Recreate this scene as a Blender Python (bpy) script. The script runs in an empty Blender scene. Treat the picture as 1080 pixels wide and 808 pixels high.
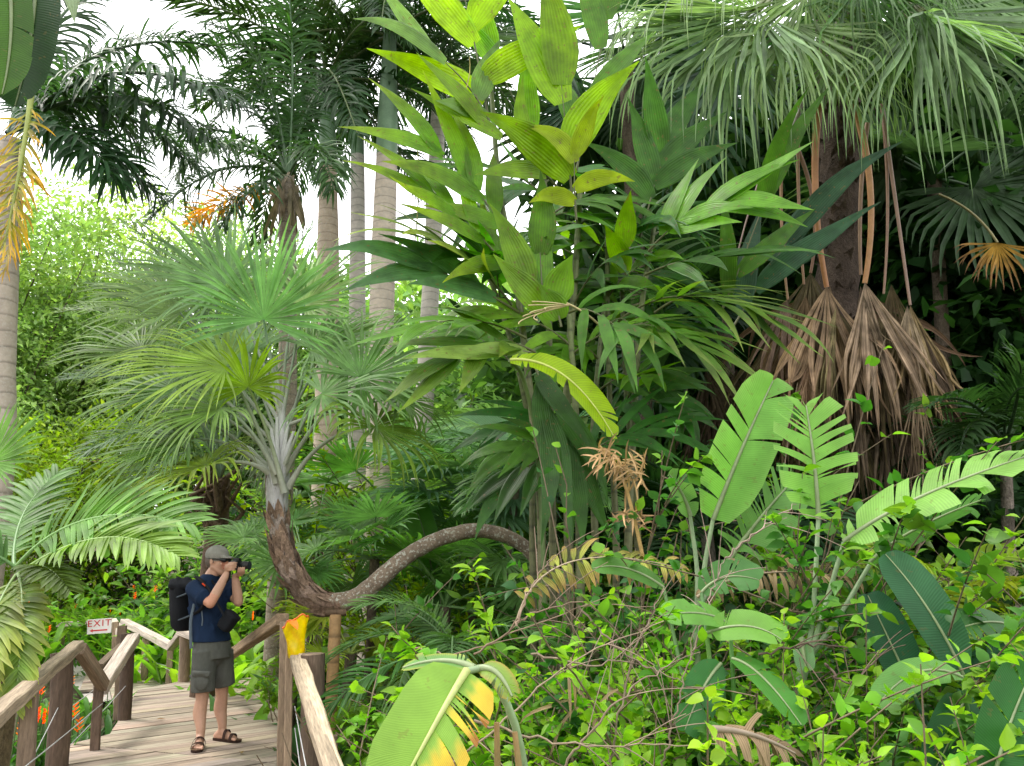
import bpy, math, random
import numpy as np
from mathutils import Vector, Matrix
V = lambda *a: np.array(a, float)
rad = math.radians
scene = bpy.context.scene
col = bpy.data.collections.new('jungle_garden'); scene.collection.children.link(col)

# ------------------------------------------------------------------ camera model
FPX = 840.0; PITCH = rad(12.8); CAM = V(0, 0, 1.55)
FWD = V(0, math.cos(PITCH), math.sin(PITCH)); UPV = V(0, -math.sin(PITCH), math.cos(PITCH)); RGT = V(1, 0, 0)
def ray(px, py): return FWD + RGT*((px-540)/FPX) + UPV*((404-py)/FPX)
def P(px, py, Y):
    d = ray(px, py); return CAM + d*(Y/d[1])
def G(px, py, z=0.0):
    d = ray(px, py); return CAM + d*((z-CAM[2])/d[2])
def depth(p): return float((np.asarray(p)-CAM) @ FWD)
def RW(p, wpx): return wpx*0.5*depth(p)/FPX
def nz(v):
    v = np.asarray(v, float); return v/np.maximum(np.linalg.norm(v, axis=-1, keepdims=True), 1e-9)

# ------------------------------------------------------------------ mesh builder
class MB:
    def __init__(s): s.v=[]; s.f=[]; s.c=[]; s.t=[]; s.m=[]; s.n=0
    def add(s, v, f, c, t=None, mat=0):
        v = np.asarray(v, float).reshape(-1,3); f = np.asarray(f, int)
        c = np.broadcast_to(np.asarray(c, float), v.shape) if np.ndim(c)==1 else np.asarray(c, float).reshape(-1,3)
        s.v.append(v); s.f.append(f+s.n); s.c.append(c); s.t.append(np.zeros_like(v) if t is None else np.asarray(t,float).reshape(-1,3))
        s.m.append(mat); s.n += len(v); return s
    def bounds(s):
        v = np.concatenate(s.v); return v.min(0), v.max(0)
    def build(s, name, mats, parent=None, smooth=True):
        me = bpy.data.meshes.new(name)
        v = np.concatenate(s.v)
        if parent is not None: v = v - np.array(parent_origin(parent))
        me.vertices.add(len(v)); me.vertices.foreach_set('co', v.astype(np.float32).ravel())
        loops = np.concatenate([f.ravel() for f in s.f]); tot = np.concatenate([np.full(len(f), f.shape[1]) for f in s.f])
        me.loops.add(len(loops)); me.loops.foreach_set('vertex_index', loops.astype(np.int32))
        me.polygons.add(len(tot)); st = np.concatenate([[0], np.cumsum(tot)[:-1]])
        me.polygons.foreach_set('loop_start', st.astype(np.int32))
        mi = np.concatenate([np.full(len(f), m) for f, m in zip(s.f, s.m)])
        me.polygons.foreach_set('material_index', mi.astype(np.int32))
        me.polygons.foreach_set('use_smooth', np.full(len(tot), smooth))
        me.update(calc_edges=True)
        a = me.attributes.new('Col', 'FLOAT_COLOR', 'POINT'); c4 = np.ones((len(v),4), np.float32); c4[:,:3] = np.concatenate(s.c); a.data.foreach_set('color', c4.ravel())
        a = me.attributes.new('tex', 'FLOAT_VECTOR', 'POINT'); a.data.foreach_set('vector', np.concatenate(s.t).astype(np.float32).ravel())
        for m in (mats if isinstance(mats, (list, tuple)) else [mats]): me.materials.append(m)
        o = bpy.data.objects.new(name, me); col.objects.link(o)
        if parent is not None: o.parent = parent
        return o
def parent_origin(p):
    o = V(0,0,0)
    while p is not None: o = o + np.array(p.location); p = p.parent
    return o
def thing(name, label, cat, loc, group=None):
    o = bpy.data.objects.new(name, None); col.objects.link(o); o.location = tuple(float(x) for x in loc); o.empty_display_size = .1
    o['label'] = label; o['category'] = cat
    if group: o['group'] = group
    return o
def tag(o, label, cat, group=None):
    o['label'] = label; o['category'] = cat
    if group: o['group'] = group
    return o
def struct(o, kind='structure'): o['kind'] = kind; return o
def dupe(root, loc, rotz=0, sc=1.0, label=None, group=None, name=None):
    r = root.copy(); col.objects.link(r); r.location = tuple(float(x) for x in loc); r.rotation_euler = (0,0,rotz); r.scale = (sc,)*3 if np.isscalar(sc) else sc
    if name: r.name = name
    if label: r['label'] = label
    if group: r['group'] = group
    for ch in list(root.children):
        c = ch.copy(); col.objects.link(c); c.parent = r
        for g in ch.children:
            d = g.copy(); col.objects.link(d); d.parent = c
    return r

# ------------------------------------------------------------------ shape tools
VX = ((-1,.3),(0,0),(1,.3)); FLAT = ((-1,0),(1,0))
LENS = (.25,.8,1,.95,.75,.4,0); OVATE = (.08,.72,1,.92,.62,.28,0); STRAP = (.55,.9,1,1,.9,.6,0)
def prof_at(prof, n): return np.interp(np.linspace(0,1,n+1), np.linspace(0,1,len(prof)), prof)
def ribbons(mb, Pt, D, N, L, W, n=5, grav=0., gstart=0., prof=LENS, cross=VX, c0=(.06,.13,.03), c1=None, mat=0, rng=None, wob=0., var=.12, cmid=None):
    Pt = np.atleast_2d(np.asarray(Pt,float)).copy(); M = len(Pt)
    D = nz(np.broadcast_to(np.asarray(D,float),(M,3))).copy(); N = np.broadcast_to(np.asarray(N,float),(M,3)).copy()
    L = np.broadcast_to(np.asarray(L,float),(M,)); W = np.broadcast_to(np.asarray(W,float),(M,)); grav = np.broadcast_to(np.asarray(grav,float),(M,))
    w = prof_at(prof, n) if np.ndim(prof)==1 else prof
    cu = np.array([c[0] for c in cross],float); ch = np.array([c[1] for c in cross],float); K = len(cu)
    rng = rng or np.random.default_rng(1)
    c0 = np.broadcast_to(np.asarray(c0,float),(M,3)); c1 = c0 if c1 is None else np.broadcast_to(np.asarray(c1,float),(M,3))
    br = 1+rng.normal(0,var,(M,1)); rv = rng.random(M)
    rows=[]; cols=[]; tex=[]
    wv = rng.normal(0,1,(M,3))
    for i in range(n+1):
        t = i/n
        N = nz(N - (N*D).sum(1,keepdims=True)*D); S = np.cross(D,N)
        ww = (w[i] if np.ndim(w)==1 else w[:,i])*W*.5
        rows.append(Pt[:,None,:] + S[:,None,:]*(cu[None,:,None]*ww[:,None,None]) + N[:,None,:]*(ch[None,:,None]*ww[:,None,None]))
        tt = t**1.5
        cc = (c0*(1-tt)+c1*tt)*br
        cols.append(np.repeat(np.clip(cc,0.002,1)[:,None,:],K,1))
        tx = np.empty((M,K,3)); tx[:,:,0]=cu[None]; tx[:,:,1]=(t*L)[:,None]; tx[:,:,2]=rv[:,None]; tex.append(tx)
        if i<n:
            Pt = Pt + D*(L/n)[:,None]
            if t>=gstart-1e-6:
                D = D + V(0,0,-1)*(grav/(n*(1-gstart)))[:,None]
            if wob: D = D + wv*wob/n; wv = wv*.6+rng.normal(0,.8,(M,3))
            D = nz(D)
    R = np.stack(rows,1); Cc = np.stack(cols,1); T = np.stack(tex,1)      # M,n+1,K,3
    idx = np.arange(M*(n+1)*K).reshape(M,n+1,K)
    f = np.stack([idx[:,:-1,:-1],idx[:,:-1,1:],idx[:,1:,1:],idx[:,1:,:-1]],-1).reshape(-1,4)
    mb.add(R, f, Cc.reshape(-1,3), T, mat)
def tube(mb, pts, r, k=8, c=(.2,.15,.1), c1=None, mat=0, caps=True, rough=0., rng=None, flat=1.0):
    pts = np.asarray(pts,float); n = len(pts); r = np.broadcast_to(np.asarray(r,float),(n,))
    T = nz(np.gradient(pts,axis=0)); ref = V(0,0,1) if abs(T[0][2])<.9 else V(0,1,0)
    A = np.cross(T, ref)
    for i in range(1,n):
        a = A[i-1]-T[i]*(A[i-1]@T[i]); A[i]=a
    A[0]=A[0]-T[0]*(A[0]@T[0]); A = nz(A)
    for i in range(1,n): A[i]=nz(A[i-1]-T[i]*(A[i-1]@T[i]))
    B = np.cross(T,A); th = np.linspace(0,2*np.pi,k,endpoint=False)
    rr = r[:,None]*np.ones((1,k))
    if rough: rr = rr*(1+(rng or np.random.default_rng(0)).normal(0,rough,(n,k)))
    R = pts[:,None]+A[:,None]*(np.cos(th)[None,:,None]*rr[...,None])+B[:,None]*(np.sin(th)[None,:,None]*rr[...,None]*flat)
    ln = np.concatenate([[0],np.cumsum(np.linalg.norm(np.diff(pts,axis=0),axis=1))])
    c = np.asarray(c,float); c1 = c if c1 is None else np.asarray(c1,float)
    tt = (ln/max(ln[-1],1e-9))[:,None,None]
    C_ = np.broadcast_to(c*(1-tt)+c1*tt,(n,k,3))
    tx = np.stack(np.broadcast_arrays(th[None,:]/(2*np.pi)*1.0, ln[:,None], r[:,None]),-1)
    idx = np.arange(n*k).reshape(n,k); nx = np.roll(idx,-1,1)
    mb.add(R, np.stack([idx[:-1],nx[:-1],nx[1:],idx[1:]],-1).reshape(-1,4), C_.reshape(-1,3), tx, mat)
    if caps:
        b = mb.n
        mb.add(np.concatenate([pts[:1],R[0]]), [[0,1+(j+1)%k,1+j] for j in range(k)], C_[0][0], None, mat)
        mb.add(np.concatenate([pts[-1:],R[-1]]), [[0,1+j,1+(j+1)%k] for j in range(k)], C_[-1][0], None, mat)
def bez(p0,p1,p2,n=12):
    t = np.linspace(0,1,n)[:,None]; return (1-t)**2*np.asarray(p0)+2*t*(1-t)*np.asarray(p1)+t*t*np.asarray(p2)
def spline(pts, n=40):
    pts = np.asarray(pts,float); m = len(pts)
    e = np.vstack([2*pts[0]-pts[1],pts,2*pts[-1]-pts[-2]]); out=[]
    for x in np.linspace(0,m-1-1e-6,n):
        i=int(x); t=x-i; p=e[i:i+4]
        out.append(.5*((2*p[1])+(-p[0]+p[2])*t+(2*p[0]-5*p[1]+4*p[2]-p[3])*t*t+(-p[0]+3*p[1]-3*p[2]+p[3])*t**3))
    return np.array(out)
def fall(p0,d,L,grav,n=12,start=0.):
    p=np.asarray(p0,float).copy(); d=nz(d); out=[p.copy()]
    for i in range(n-1):
        p=p+d*L/(n-1); out.append(p.copy())
        if i/(n-1)>=start: d=nz(d+V(0,0,-1)*grav/(n-1))
    return np.array(out)
def box(mb, c, half, M=None, col_=(.3,.25,.2), mat=0):
    v = np.array([[x,y,z] for x in(-1,1) for y in(-1,1) for z in(-1,1)],float)*np.asarray(half)
    t = v.copy()
    if M is not None: v = v@np.asarray(M).T
    mb.add(v+np.asarray(c), [[0,1,3,2],[4,6,7,5],[0,4,5,1],[2,3,7,6],[0,2,6,4],[1,5,7,3]], col_, t, mat)
def beam(mb, p, q, w, h, col_=(.34,.28,.22), up=V(0,0,1), mat=0, rng=None, bev=.006):
    p=np.asarray(p,float); q=np.asarray(q,float); T=nz(q-p); S=nz(np.cross(T,up)); U=np.cross(S,T); L=np.linalg.norm(q-p)
    prof=np.array([(-w/2+bev,-h/2),(w/2-bev,-h/2),(w/2,-h/2+bev),(w/2,h/2-bev),(w/2-bev,h/2),(-w/2+bev,h/2),(-w/2,h/2-bev),(-w/2,-h/2+bev)])
    n=max(2,int(L/.25)+1); rows=[]; tx=[]; rng=rng or np.random.default_rng(int(abs(p.sum()*1000))%9999); off=rng.random()*10
    for i in range(n):
        t=i/(n-1); j=rng.normal(0,.0025,2) if 0<i<n-1 else (0,0)
        rows.append(p+T*L*t+S*(prof[:,:1]+j[0])+U*(prof[:,1:]+j[1]))
        tx.append(np.stack([np.full(8,t*L),prof[:,0],prof[:,1]+off],-1))
    idx=np.arange(n*8).reshape(n,8); nx=np.roll(idx,-1,1)
    cc=np.asarray(col_,float)*(1+rng.normal(0,.09))
    mb.add(np.array(rows),np.stack([idx[:-1],nx[:-1],nx[1:],idx[1:]],-1).reshape(-1,4),cc,np.array(tx),mat)
    mb.add(rows[0],[[7,6,5,4,3,2,1,0]],cc*.8,tx[0],mat); mb.add(rows[-1],[[0,1,2,3,4,5,6,7]],cc*.8,tx[-1],mat)

# ------------------------------------------------------------------ materials
def newmat(name):
    m=bpy.data.materials.new(name); m.use_nodes=True; nt=m.node_tree; nt.nodes.clear(); return m,nt
def nd(nt,t,**kw):
    n=nt.nodes.new(t)
    for k,v in kw.items(): setattr(n,k,v)
    return n
def lk(nt,a,b): nt.links.new(a,b)
def mathn(nt,op,a,b=None):
    n=nd(nt,'ShaderNodeMath',operation=op)
    for i,x in enumerate((a,b)):
        if x is None: continue
        if isinstance(x,(int,float)): n.inputs[i].default_value=x
        else: lk(nt,x,n.inputs[i])
    return n.outputs[0]
def mixc(nt,fac,a,b,blend='MIX'):
    n=nd(nt,'ShaderNodeMix',data_type='RGBA',blend_type=blend)
    for i,x in ((0,fac),(6,a),(7,b)):
        if isinstance(x,(int,float)): n.inputs[i].default_value=x
        elif isinstance(x,tuple): n.inputs[i].default_value=(*x,1)
        else: lk(nt,x,n.inputs[i])
    return n.outputs[2]
def leafmat(name, rough=.45, transl=.35, spec=.4, veins=0., vfreq=3., blotch=.35, bscale=5., spots=0., tgain=1.5, bump=.0):
    m,nt=newmat(name); out=nd(nt,'ShaderNodeOutputMaterial')
    at=nd(nt,'ShaderNodeAttribute',attribute_name='Col'); tx=nd(nt,'ShaderNodeAttribute',attribute_name='tex')
    geo=nd(nt,'ShaderNodeNewGeometry'); oi=nd(nt,'ShaderNodeObjectInfo')
    no=nd(nt,'ShaderNodeTexNoise'); no.inputs['Scale'].default_value=bscale; no.inputs['Detail'].default_value=4
    lk(nt,geo.outputs['Position'],no.inputs['Vector'])
    mr=nd(nt,'ShaderNodeMapRange'); mr.inputs[1].default_value=.3; mr.inputs[2].default_value=.7; mr.inputs[3].default_value=1-blotch; mr.inputs[4].default_value=1+blotch
    lk(nt,no.outputs[0],mr.inputs[0])
    orr=mathn(nt,'MULTIPLY_ADD',oi.outputs['Random'],.35); nt.nodes[-1].inputs[2].default_value=1.02
    k=mathn(nt,'MULTIPLY',mr.outputs[0],orr)
    sep=nd(nt,'ShaderNodeSeparateXYZ'); lk(nt,tx.outputs['Vector'],sep.inputs[0])
    if veins:
        s=mathn(nt,'SINE',mathn(nt,'MULTIPLY',sep.outputs[0],vfreq*6.283)); s=mathn(nt,'MULTIPLY_ADD',s,veins); nt.nodes[-1].inputs[2].default_value=1.
        k=mathn(nt,'MULTIPLY',k,s)
    hs=nd(nt,'ShaderNodeHueSaturation'); lk(nt,at.outputs['Color'],hs.inputs['Color']); lk(nt,k,hs.inputs['Value'])
    hue=mathn(nt,'MULTIPLY_ADD',oi.outputs['Random'],-.025); nt.nodes[-1].inputs[2].default_value=.512; lk(nt,hue,hs.inputs['Hue']); hs.inputs['Saturation'].default_value=1.12
    c=hs.outputs[0]
    if spots:
        n2=nd(nt,'ShaderNodeTexNoise'); n2.inputs['Scale'].default_value=26; n2.inputs['Detail'].default_value=3; lk(nt,geo.outputs['Position'],n2.inputs['Vector'])
        th=mathn(nt,'MULTIPLY',mathn(nt,'GREATER_THAN',n2.outputs[0],.66),spots)
        c=mixc(nt,th,c,(.16,.10,.035))
    pb=nd(nt,'ShaderNodeBsdfPrincipled'); lk(nt,c,pb.inputs['Base Color']); pb.inputs['Roughness'].default_value=rough
    pb.inputs['Specular IOR Level'].default_value=spec
    if bump:
        bp=nd(nt,'ShaderNodeBump'); bp.inputs['Strength'].default_value=bump; bp.inputs['Distance'].default_value=.01
        s2=mathn(nt,'SINE',mathn(nt,'MULTIPLY',sep.outputs[0],vfreq*6.283)); lk(nt,s2,bp.inputs['Height']); lk(nt,bp.outputs[0],pb.inputs['Normal'])
    tr=nd(nt,'ShaderNodeBsdfTranslucent')
    tc=mixc(nt,1.,c,(1.15*tgain,1.25*tgain,.55*tgain),'MULTIPLY'); lk(nt,tc,tr.inputs['Color'])
    mx=nd(nt,'ShaderNodeMixShader'); mx.inputs[0].default_value=transl; lk(nt,pb.outputs[0],mx.inputs[1]); lk(nt,tr.outputs[0],mx.inputs[2]); lk(nt,mx.outputs[0],out.inputs[0])
    return m
def surfmat(name, rough=.8, spec=.3, n1=(4,.35), n2=(30,.25), rings=0., rfreq=8., bump=.3, bdist=.02, stretch=(1,1,1), src='pos', lichen=0., lcol=(.45,.46,.42), rvar=.0):
    """attribute colour times noises; optional rings along tex.y (trunks), bump"""
    m,nt=newmat(name); out=nd(nt,'ShaderNodeOutputMaterial')
    at=nd(nt,'ShaderNodeAttribute',attribute_name='Col'); tx=nd(nt,'ShaderNodeAttribute',attribute_name='tex'); geo=nd(nt,'ShaderNodeNewGeometry')
    vec=geo.outputs['Position'] if src=='pos' else tx.outputs['Vector']
    mp=nd(nt,'ShaderNodeMapping'); mp.inputs['Scale'].default_value=stretch; lk(nt,vec,mp.inputs[0]); vec=mp.outputs[0]
    k=None; h=None
    for s,a in (n1,n2):
        no=nd(nt,'ShaderNodeTexNoise'); no.inputs['Scale'].default_value=s; no.inputs['Detail'].default_value=6; no.inputs['Roughness'].default_value=.65; lk(nt,vec,no.inputs['Vector'])
        mr=nd(nt,'ShaderNodeMapRange'); mr.inputs[1].default_value=.28; mr.inputs[2].default_value=.72; mr.inputs[3].default_value=1-a; mr.inputs[4].default_value=1+a; lk(nt,no.outputs[0],mr.inputs[0])
        k=mr.outputs[0] if k is None else mathn(nt,'MULTIPLY',k,mr.outputs[0])
        h=no.outputs[0] if h is None else mathn(nt,'ADD',h,no.outputs[0])
    if rings:
        sep=nd(nt,'ShaderNodeSeparateXYZ'); lk(nt,tx.outputs['Vector'],sep.inputs[0])
        nw=nd(nt,'ShaderNodeTexNoise'); nw.inputs['Scale'].default_value=2.2; nw.inputs['Detail'].default_value=2; lk(nt,geo.outputs['Position'],nw.inputs['Vector'])
        y=mathn(nt,'ADD',sep.outputs[1],mathn(nt,'MULTIPLY',nw.outputs[0],.09))
        fr=mathn(nt,'FRACT',mathn(nt,'MULTIPLY',y,rfreq))
        cr=nd(nt,'ShaderNodeValToRGB'); e=cr.color_ramp.elements
        e[0].position=0; e[0].color=(1-rings,)*3+(1,); e[1].position=.16; e[1].color=(1,1,1,1); x=e.new(.93); x.color=(1,1,1,1); x=e.new(1.); x.color=(1-rings*.9,)*3+(1,)
        lk(nt,fr,cr.inputs[0]); k=mathn(nt,'MULTIPLY',k,cr.outputs[0]); h=mathn(nt,'ADD',h,mathn(nt,'MULTIPLY',cr.outputs[0],.6))
    c=mixc(nt,1.,at.outputs['Color'],(1,1,1),'MULTIPLY')
    vm=nd(nt,'ShaderNodeVectorMath',operation='SCALE'); lk(nt,c,vm.inputs[0]); lk(nt,k,vm.inputs['Scale']); c=vm.outputs[0]
    if lichen:
        vo=nd(nt,'ShaderNodeTexNoise'); vo.inputs['Scale'].default_value=38; vo.inputs['Detail'].default_value=3; lk(nt,geo.outputs['Position'],vo.inputs['Vector'])
        c=mixc(nt,mathn(nt,'MULTIPLY',mathn(nt,'GREATER_THAN',vo.outputs[0],.58),lichen),c,lcol)
    pb=nd(nt,'ShaderNodeBsdfPrincipled'); lk(nt,c,pb.inputs['Base Color']); pb.inputs['Roughness'].default_value=rough; pb.inputs['Specular IOR Level'].default_value=spec
    if bump:
        bp=nd(nt,'ShaderNodeBump'); bp.inputs['Strength'].default_value=bump; bp.inputs['Distance'].default_value=bdist; lk(nt,h,bp.inputs['Height']); lk(nt,bp.outputs[0],pb.inputs['Normal'])
    lk(nt,pb.outputs[0],out.inputs[0]); return m
MPALM=leafmat('palm_leaf',.48,.38,.28,veins=.10,vfreq=1.5)
MPLEAT=leafmat('pleated_leaf',.40,.42,.32,veins=.08,vfreq=5,blotch=.32,bscale=7,spots=.6,tgain=1.4,bump=.25)
MBAN=leafmat('banana_leaf',.48,.40,.25,veins=.09,vfreq=2.,bump=.15,blotch=.16,bscale=7,spots=.25)
MSHRUB=leafmat('shrub_leaf',.45,.42,.3,veins=0,blotch=.28,bscale=6)
MTREE=leafmat('tree_leaf',.55,.38,.2,blotch=.45,bscale=1.2)
MDRY=leafmat('dry_leaf',.8,.2,.15,veins=.25,vfreq=1.5,blotch=.4,bscale=7,tgain=1.)
MRIB=surfmat('petiole_skin',.45,.4,(6,.2),(40,.12),bump=.05)
MRING=surfmat('ringed_trunk',.75,.3,(3,.18),(14,.16),rings=.42,rfreq=6.5,bump=.25,lichen=.35,lcol=(.5,.47,.42))
MBARK=surfmat('rough_bark',.9,.2,(7,.45),(45,.4),bump=1.,bdist=.04,stretch=(1,1,.6))
MSPECK=surfmat('speckled_bark',.8,.3,(9,.3),(55,.4),bump=.6,bdist=.012,lichen=.75,lcol=(.42,.42,.36))
MFIBRE=surfmat('silver_leaf_base',.6,.35,(3,.2),(26,.25),bump=.3,bdist=.01,stretch=(6,6,.7))
MSTEM=surfmat('cane_stem',.55,.4,(5,.3),(30,.25),rings=.5,rfreq=5.,bump=.15,bdist=.006)
MWOOD=surfmat('weathered_timber',.85,.2,(.8,.42),(3.2,.32),bump=.35,bdist=.004,stretch=(1.6,34,34),src='tex')
MLOG=surfmat('dark_post_timber',.85,.25,(3,.4),(22,.35),bump=.5,bdist=.01,stretch=(3,3,.5))
MTWIG=surfmat('twig_bark',.85,.2,(9,.3),(40,.2),bump=.2,bdist=.004)
MCLOTH=surfmat('woven_cloth',.9,.15,(16,.16),(220,.10),bump=.55,bdist=.012,stretch=(1.3,1.3,.6))
MSKIN=surfmat('skin',.5,.35,(14,.08),(90,.05),bump=.05,bdist=.002)
MPLAS=surfmat('matte_plastic',.45,.45,(8,.08),(60,.05),bump=.03,bdist=.001)
MPAINT=surfmat('painted_board',.5,.4,(6,.08),(40,.06),bump=.05,bdist=.001)
MGROUND=surfmat('leaf_litter_soil',.95,.15,(1.5,.5),(9,.6),bump=.8,bdist=.05)
MPATH=surfmat('pale_path',.9,.2,(1.2,.15),(30,.2),bump=.2,bdist=.01)
# ------------------------------------------------------------------ leaf makers
def cl(c, rng, v=.12, h=.06):
    c=np.asarray(c,float)*(1+rng.normal(0,v)); return np.clip(c*(1+rng.normal(0,h,3)*V(1,.4,1)),.003,1)
def frond(mb, curve, N, nl=40, ll=.5, lw=.035, a0=68, a1=28, lgrav=.7, lift=.25, pet=.15, r0=.015, c=(.05,.11,.03), tip=None, rib=None, rng=None, seg=5, cross=VX, prof=LENS, lp=None, jit=.06, gap=0., var=.14, mat=0, mrib=1, wob=.12):
    """feather leaf along a curve: two rows of leaflets"""
    rng=rng or np.random.default_rng(3); curve=np.asarray(curve,float); n=len(curve)
    ln=np.concatenate([[0],np.cumsum(np.linalg.norm(np.diff(curve,axis=0),axis=1))]); ln/=ln[-1]
    rib=np.asarray(c)*1.3 if rib is None else rib
    tube(mb,curve,np.linspace(r0,r0*.25,n),6,rib,mat=mrib,caps=False)
    T=nz(np.gradient(curve,axis=0)); lp=lp or (.45,.8,1,1,.92,.75,.45)
    s=np.linspace(pet,1,nl)+rng.normal(0,.25*(1-pet)/nl,nl); s=np.clip(s,pet*.9,1)
    if gap: s=s[rng.random(nl)>gap]
    for sg in (-1,1):
        ss=np.clip(s+sg*.2/nl,0,1)
        Pp=np.stack([np.interp(ss,ln,curve[:,i]) for i in range(3)],1); Tt=nz(np.stack([np.interp(ss,ln,T[:,i]) for i in range(3)],1))
        Nn=np.broadcast_to(np.asarray(N,float),Pp.shape); Nn=nz(Nn-(Nn*Tt).sum(1,keepdims=True)*Tt); S=np.cross(Tt,Nn)
        u=(ss-pet)/(1-pet); a=np.radians(a0+(a1-a0)*u)+rng.normal(0,jit,len(ss))
        D=Tt*np.cos(a)[:,None]+S*(sg*np.sin(a))[:,None]+Nn*(lift+rng.normal(0,jit,len(ss)))[:,None]
        L=ll*np.interp(u,np.linspace(0,1,len(lp)),lp)*(1+rng.normal(0,.05,len(ss)))
        cc=np.asarray(c)[None]*(1+rng.normal(0,.05,(len(ss),1))); tt=None if tip is None else np.broadcast_to(np.asarray(tip),cc.shape)
        ribbons(mb,Pp,D,Nn-D*.0,L,lw*(.6+.4*L/ll),seg,lgrav*(1+rng.normal(0,.2,len(ss))),0,prof,cross,cc,tt,mat,rng,wob,var)
def fan(mb, H, D, N, R, nseg=40, spread=300, split=.45, grav=.8, c=(.06,.13,.04), tip=None, rng=None, seg=8, cup=.15, vfold=.55, short=.28, wob=.1, jit=.03, tw=1.0, mat=0, gvar=.35, var=.1, gs=None, wk=1.):
    rng=rng or np.random.default_rng(5); D=nz(D); N=nz(np.asarray(N)-D*(np.asarray(N)@D)); S=np.cross(D,N)
    a=np.radians(np.linspace(-spread/2,spread/2,nseg)); da=a[1]-a[0]; aj=a+rng.normal(0,jit*da*3,nseg)
    lift=cup*(1-np.cos(a))*.6+cup*.3
    dirs=D*np.cos(aj)[:,None]+S*np.sin(aj)[:,None]+N*lift[:,None]
    L=R*(1-short*(np.abs(a)/a.max())**1.6)*(1+rng.normal(0,.035,nseg))
    t=np.linspace(0,1,seg+1); w=np.where(t<split,t/split,tw*np.maximum(0,1-(t-split)/(1-split))**.75+(1-tw)*(t<split)); w=np.maximum(w,.03); w[-1]=.02; w=w*wk
    W=2*L*split*np.tan(da/2)*1.04
    h=vfold
    ribbons(mb,np.repeat(np.asarray(H)[None],nseg,0),dirs,N,L,W,seg,grav*(1+rng.normal(0,gvar,nseg)),split if gs is None else gs,w,((-1,h),(0,0),(1,h)),c,tip,mat,rng,wob,var)
PLEAT=tuple((u,.07*(i%2)+.12*abs(u)) for i,u in enumerate(np.linspace(-1,1,9)))
def broad(mb, curve, N, pairs=3, ll=.75, lw=.17, a0=48, a1=14, c=(.07,.16,.02), tip=None, rng=None, lgrav=.45, pet=.35, r0=.012, lift=.12, seg=7, gain=(1.58,1.16)):
    frond(mb,curve,N,pairs,ll*gain[0],lw*gain[1],a0,a1,lgrav,lift,pet*.8,r0,c,tip,V(.09,.10,.035),rng,seg+1,PLEAT,(.5,.85,1,.98,.87,.67,.43,.2,.02),(.85,1,1,.95),.09,0,.10,wob=.35)
def banana(mb, curve, N, W, rng, c=(.08,.17,.05), edge=None, ns=30, tear=.18, droop=.25, nr=6, fold=.25, rib=(.20,.25,.12), brown=None, bothsides=True, lp=(.32,.78,.95,1,1,.97,.88,.66,.06), open_=.10, r0=.016, tear2=None):
    """paddle leaf with torn side strips; W full width; brown=(side, colour, where)"""
    curve=np.asarray(curve,float); n=len(curve)
    ln=np.concatenate([[0],np.cumsum(np.linalg.norm(np.diff(curve,axis=0),axis=1))]); L=ln[-1]; ln/=L
    T=nz(np.gradient(curve,axis=0)); tube(mb,curve+nz(N)*.003,np.linspace(r0,r0*.25,n),6,rib,mat=1,caps=False)
    def at(s):
        p=np.array([np.interp(s,ln,curve[:,i]) for i in range(3)]); t=nz(np.array([np.interp(s,ln,T[:,i]) for i in range(3)])); nn=np.asarray(N,float); nn=nz(nn-t*(nn@t)); return p,t,nn,np.cross(t,nn)
    for sg in (-1,1):
        s=0.; i=0; groups=[]; cur=[]
        cuts=np.linspace(0,1,ns+1)
        gid=0; sh=0.; dr=droop*(1+rng.normal(0,.3)); grp=[]
        for i in range(ns):
            grp.append((gid,sh,dr))
            if rng.random()<(tear if tear2 is None or sg<0 else tear2): gid+=1; sh=rng.normal(0,open_); dr=droop*(1+rng.normal(0,.6))
        for i in range(ns):
            gid,sh,dr=grp[i]
            rows=[]; cc=[]; tx=[]
            for j,s in enumerate((cuts[i],cuts[i+1])):
                p,t,nn,S=at(s); w=W*.5*np.interp(s,np.linspace(0,1,len(lp)),lp)
                ang=rad(76-26*s-26*max(0,s-.75)/.25)+sh*(.6 if s<.8 else .15)
                d=t*math.cos(ang)+S*sg*math.sin(ang)+nn*fold
                d=nz(d); q=p.copy(); pts=[q.copy()]
                lw=w/max(math.sin(ang),.80)
                edge_in = .045 if (i+1<ns and grp[i+1][0]!=gid and j==1) or (i>0 and grp[i-1][0]!=gid and j==0) else 0.
                for k in range(nr):
                    q=q+d*lw/nr; d=nz(d+V(0,0,-1)*dr/nr); pts.append(q.copy()+t*(edge_in*W*(k+1)/nr*(1 if j==0 else -1)))
                rows.append(pts)
                for k in range(nr+1):
                    u=k/nr; x=np.asarray(c,float)*(1+.06*math.sin(gid*7.3+sg))
                    if edge is not None: x=x*(1-u**4*.5)+np.asarray(edge)*u**4*.5
                    if brown is not None and brown[0]==sg and brown[2][0]<s<brown[2][1]:
                        f=np.clip((u-brown[3]-.28*math.sin(gid*2.3)-.06*math.sin(s*61))*4.5,0,1); y=np.asarray(brown[1][0])*(1-np.clip((u-.62)*4,0,1)*(1 if gid%3 else .15))+np.asarray(brown[1][1])*np.clip((u-.62)*4,0,1)*(1 if gid%3 else .15); x=x*(1-f)+y*f
                    cc.append(x); tx.append((s*ns,u,sg))
            R=np.array(rows); idx=np.arange(2*(nr+1)).reshape(2,nr+1)
            f=np.stack([idx[0,:-1],idx[0,1:],idx[1,1:],idx[1,:-1]],-1)
            mb.add(R,f,np.array(cc),np.array(tx),0)
def orient(px,py,Y,qx,qy,QY): 
    a=P(px,py,Y); b=P(qx,qy,QY); return a,b,b-a
TOCAM=V(0,-1,.35)
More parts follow.
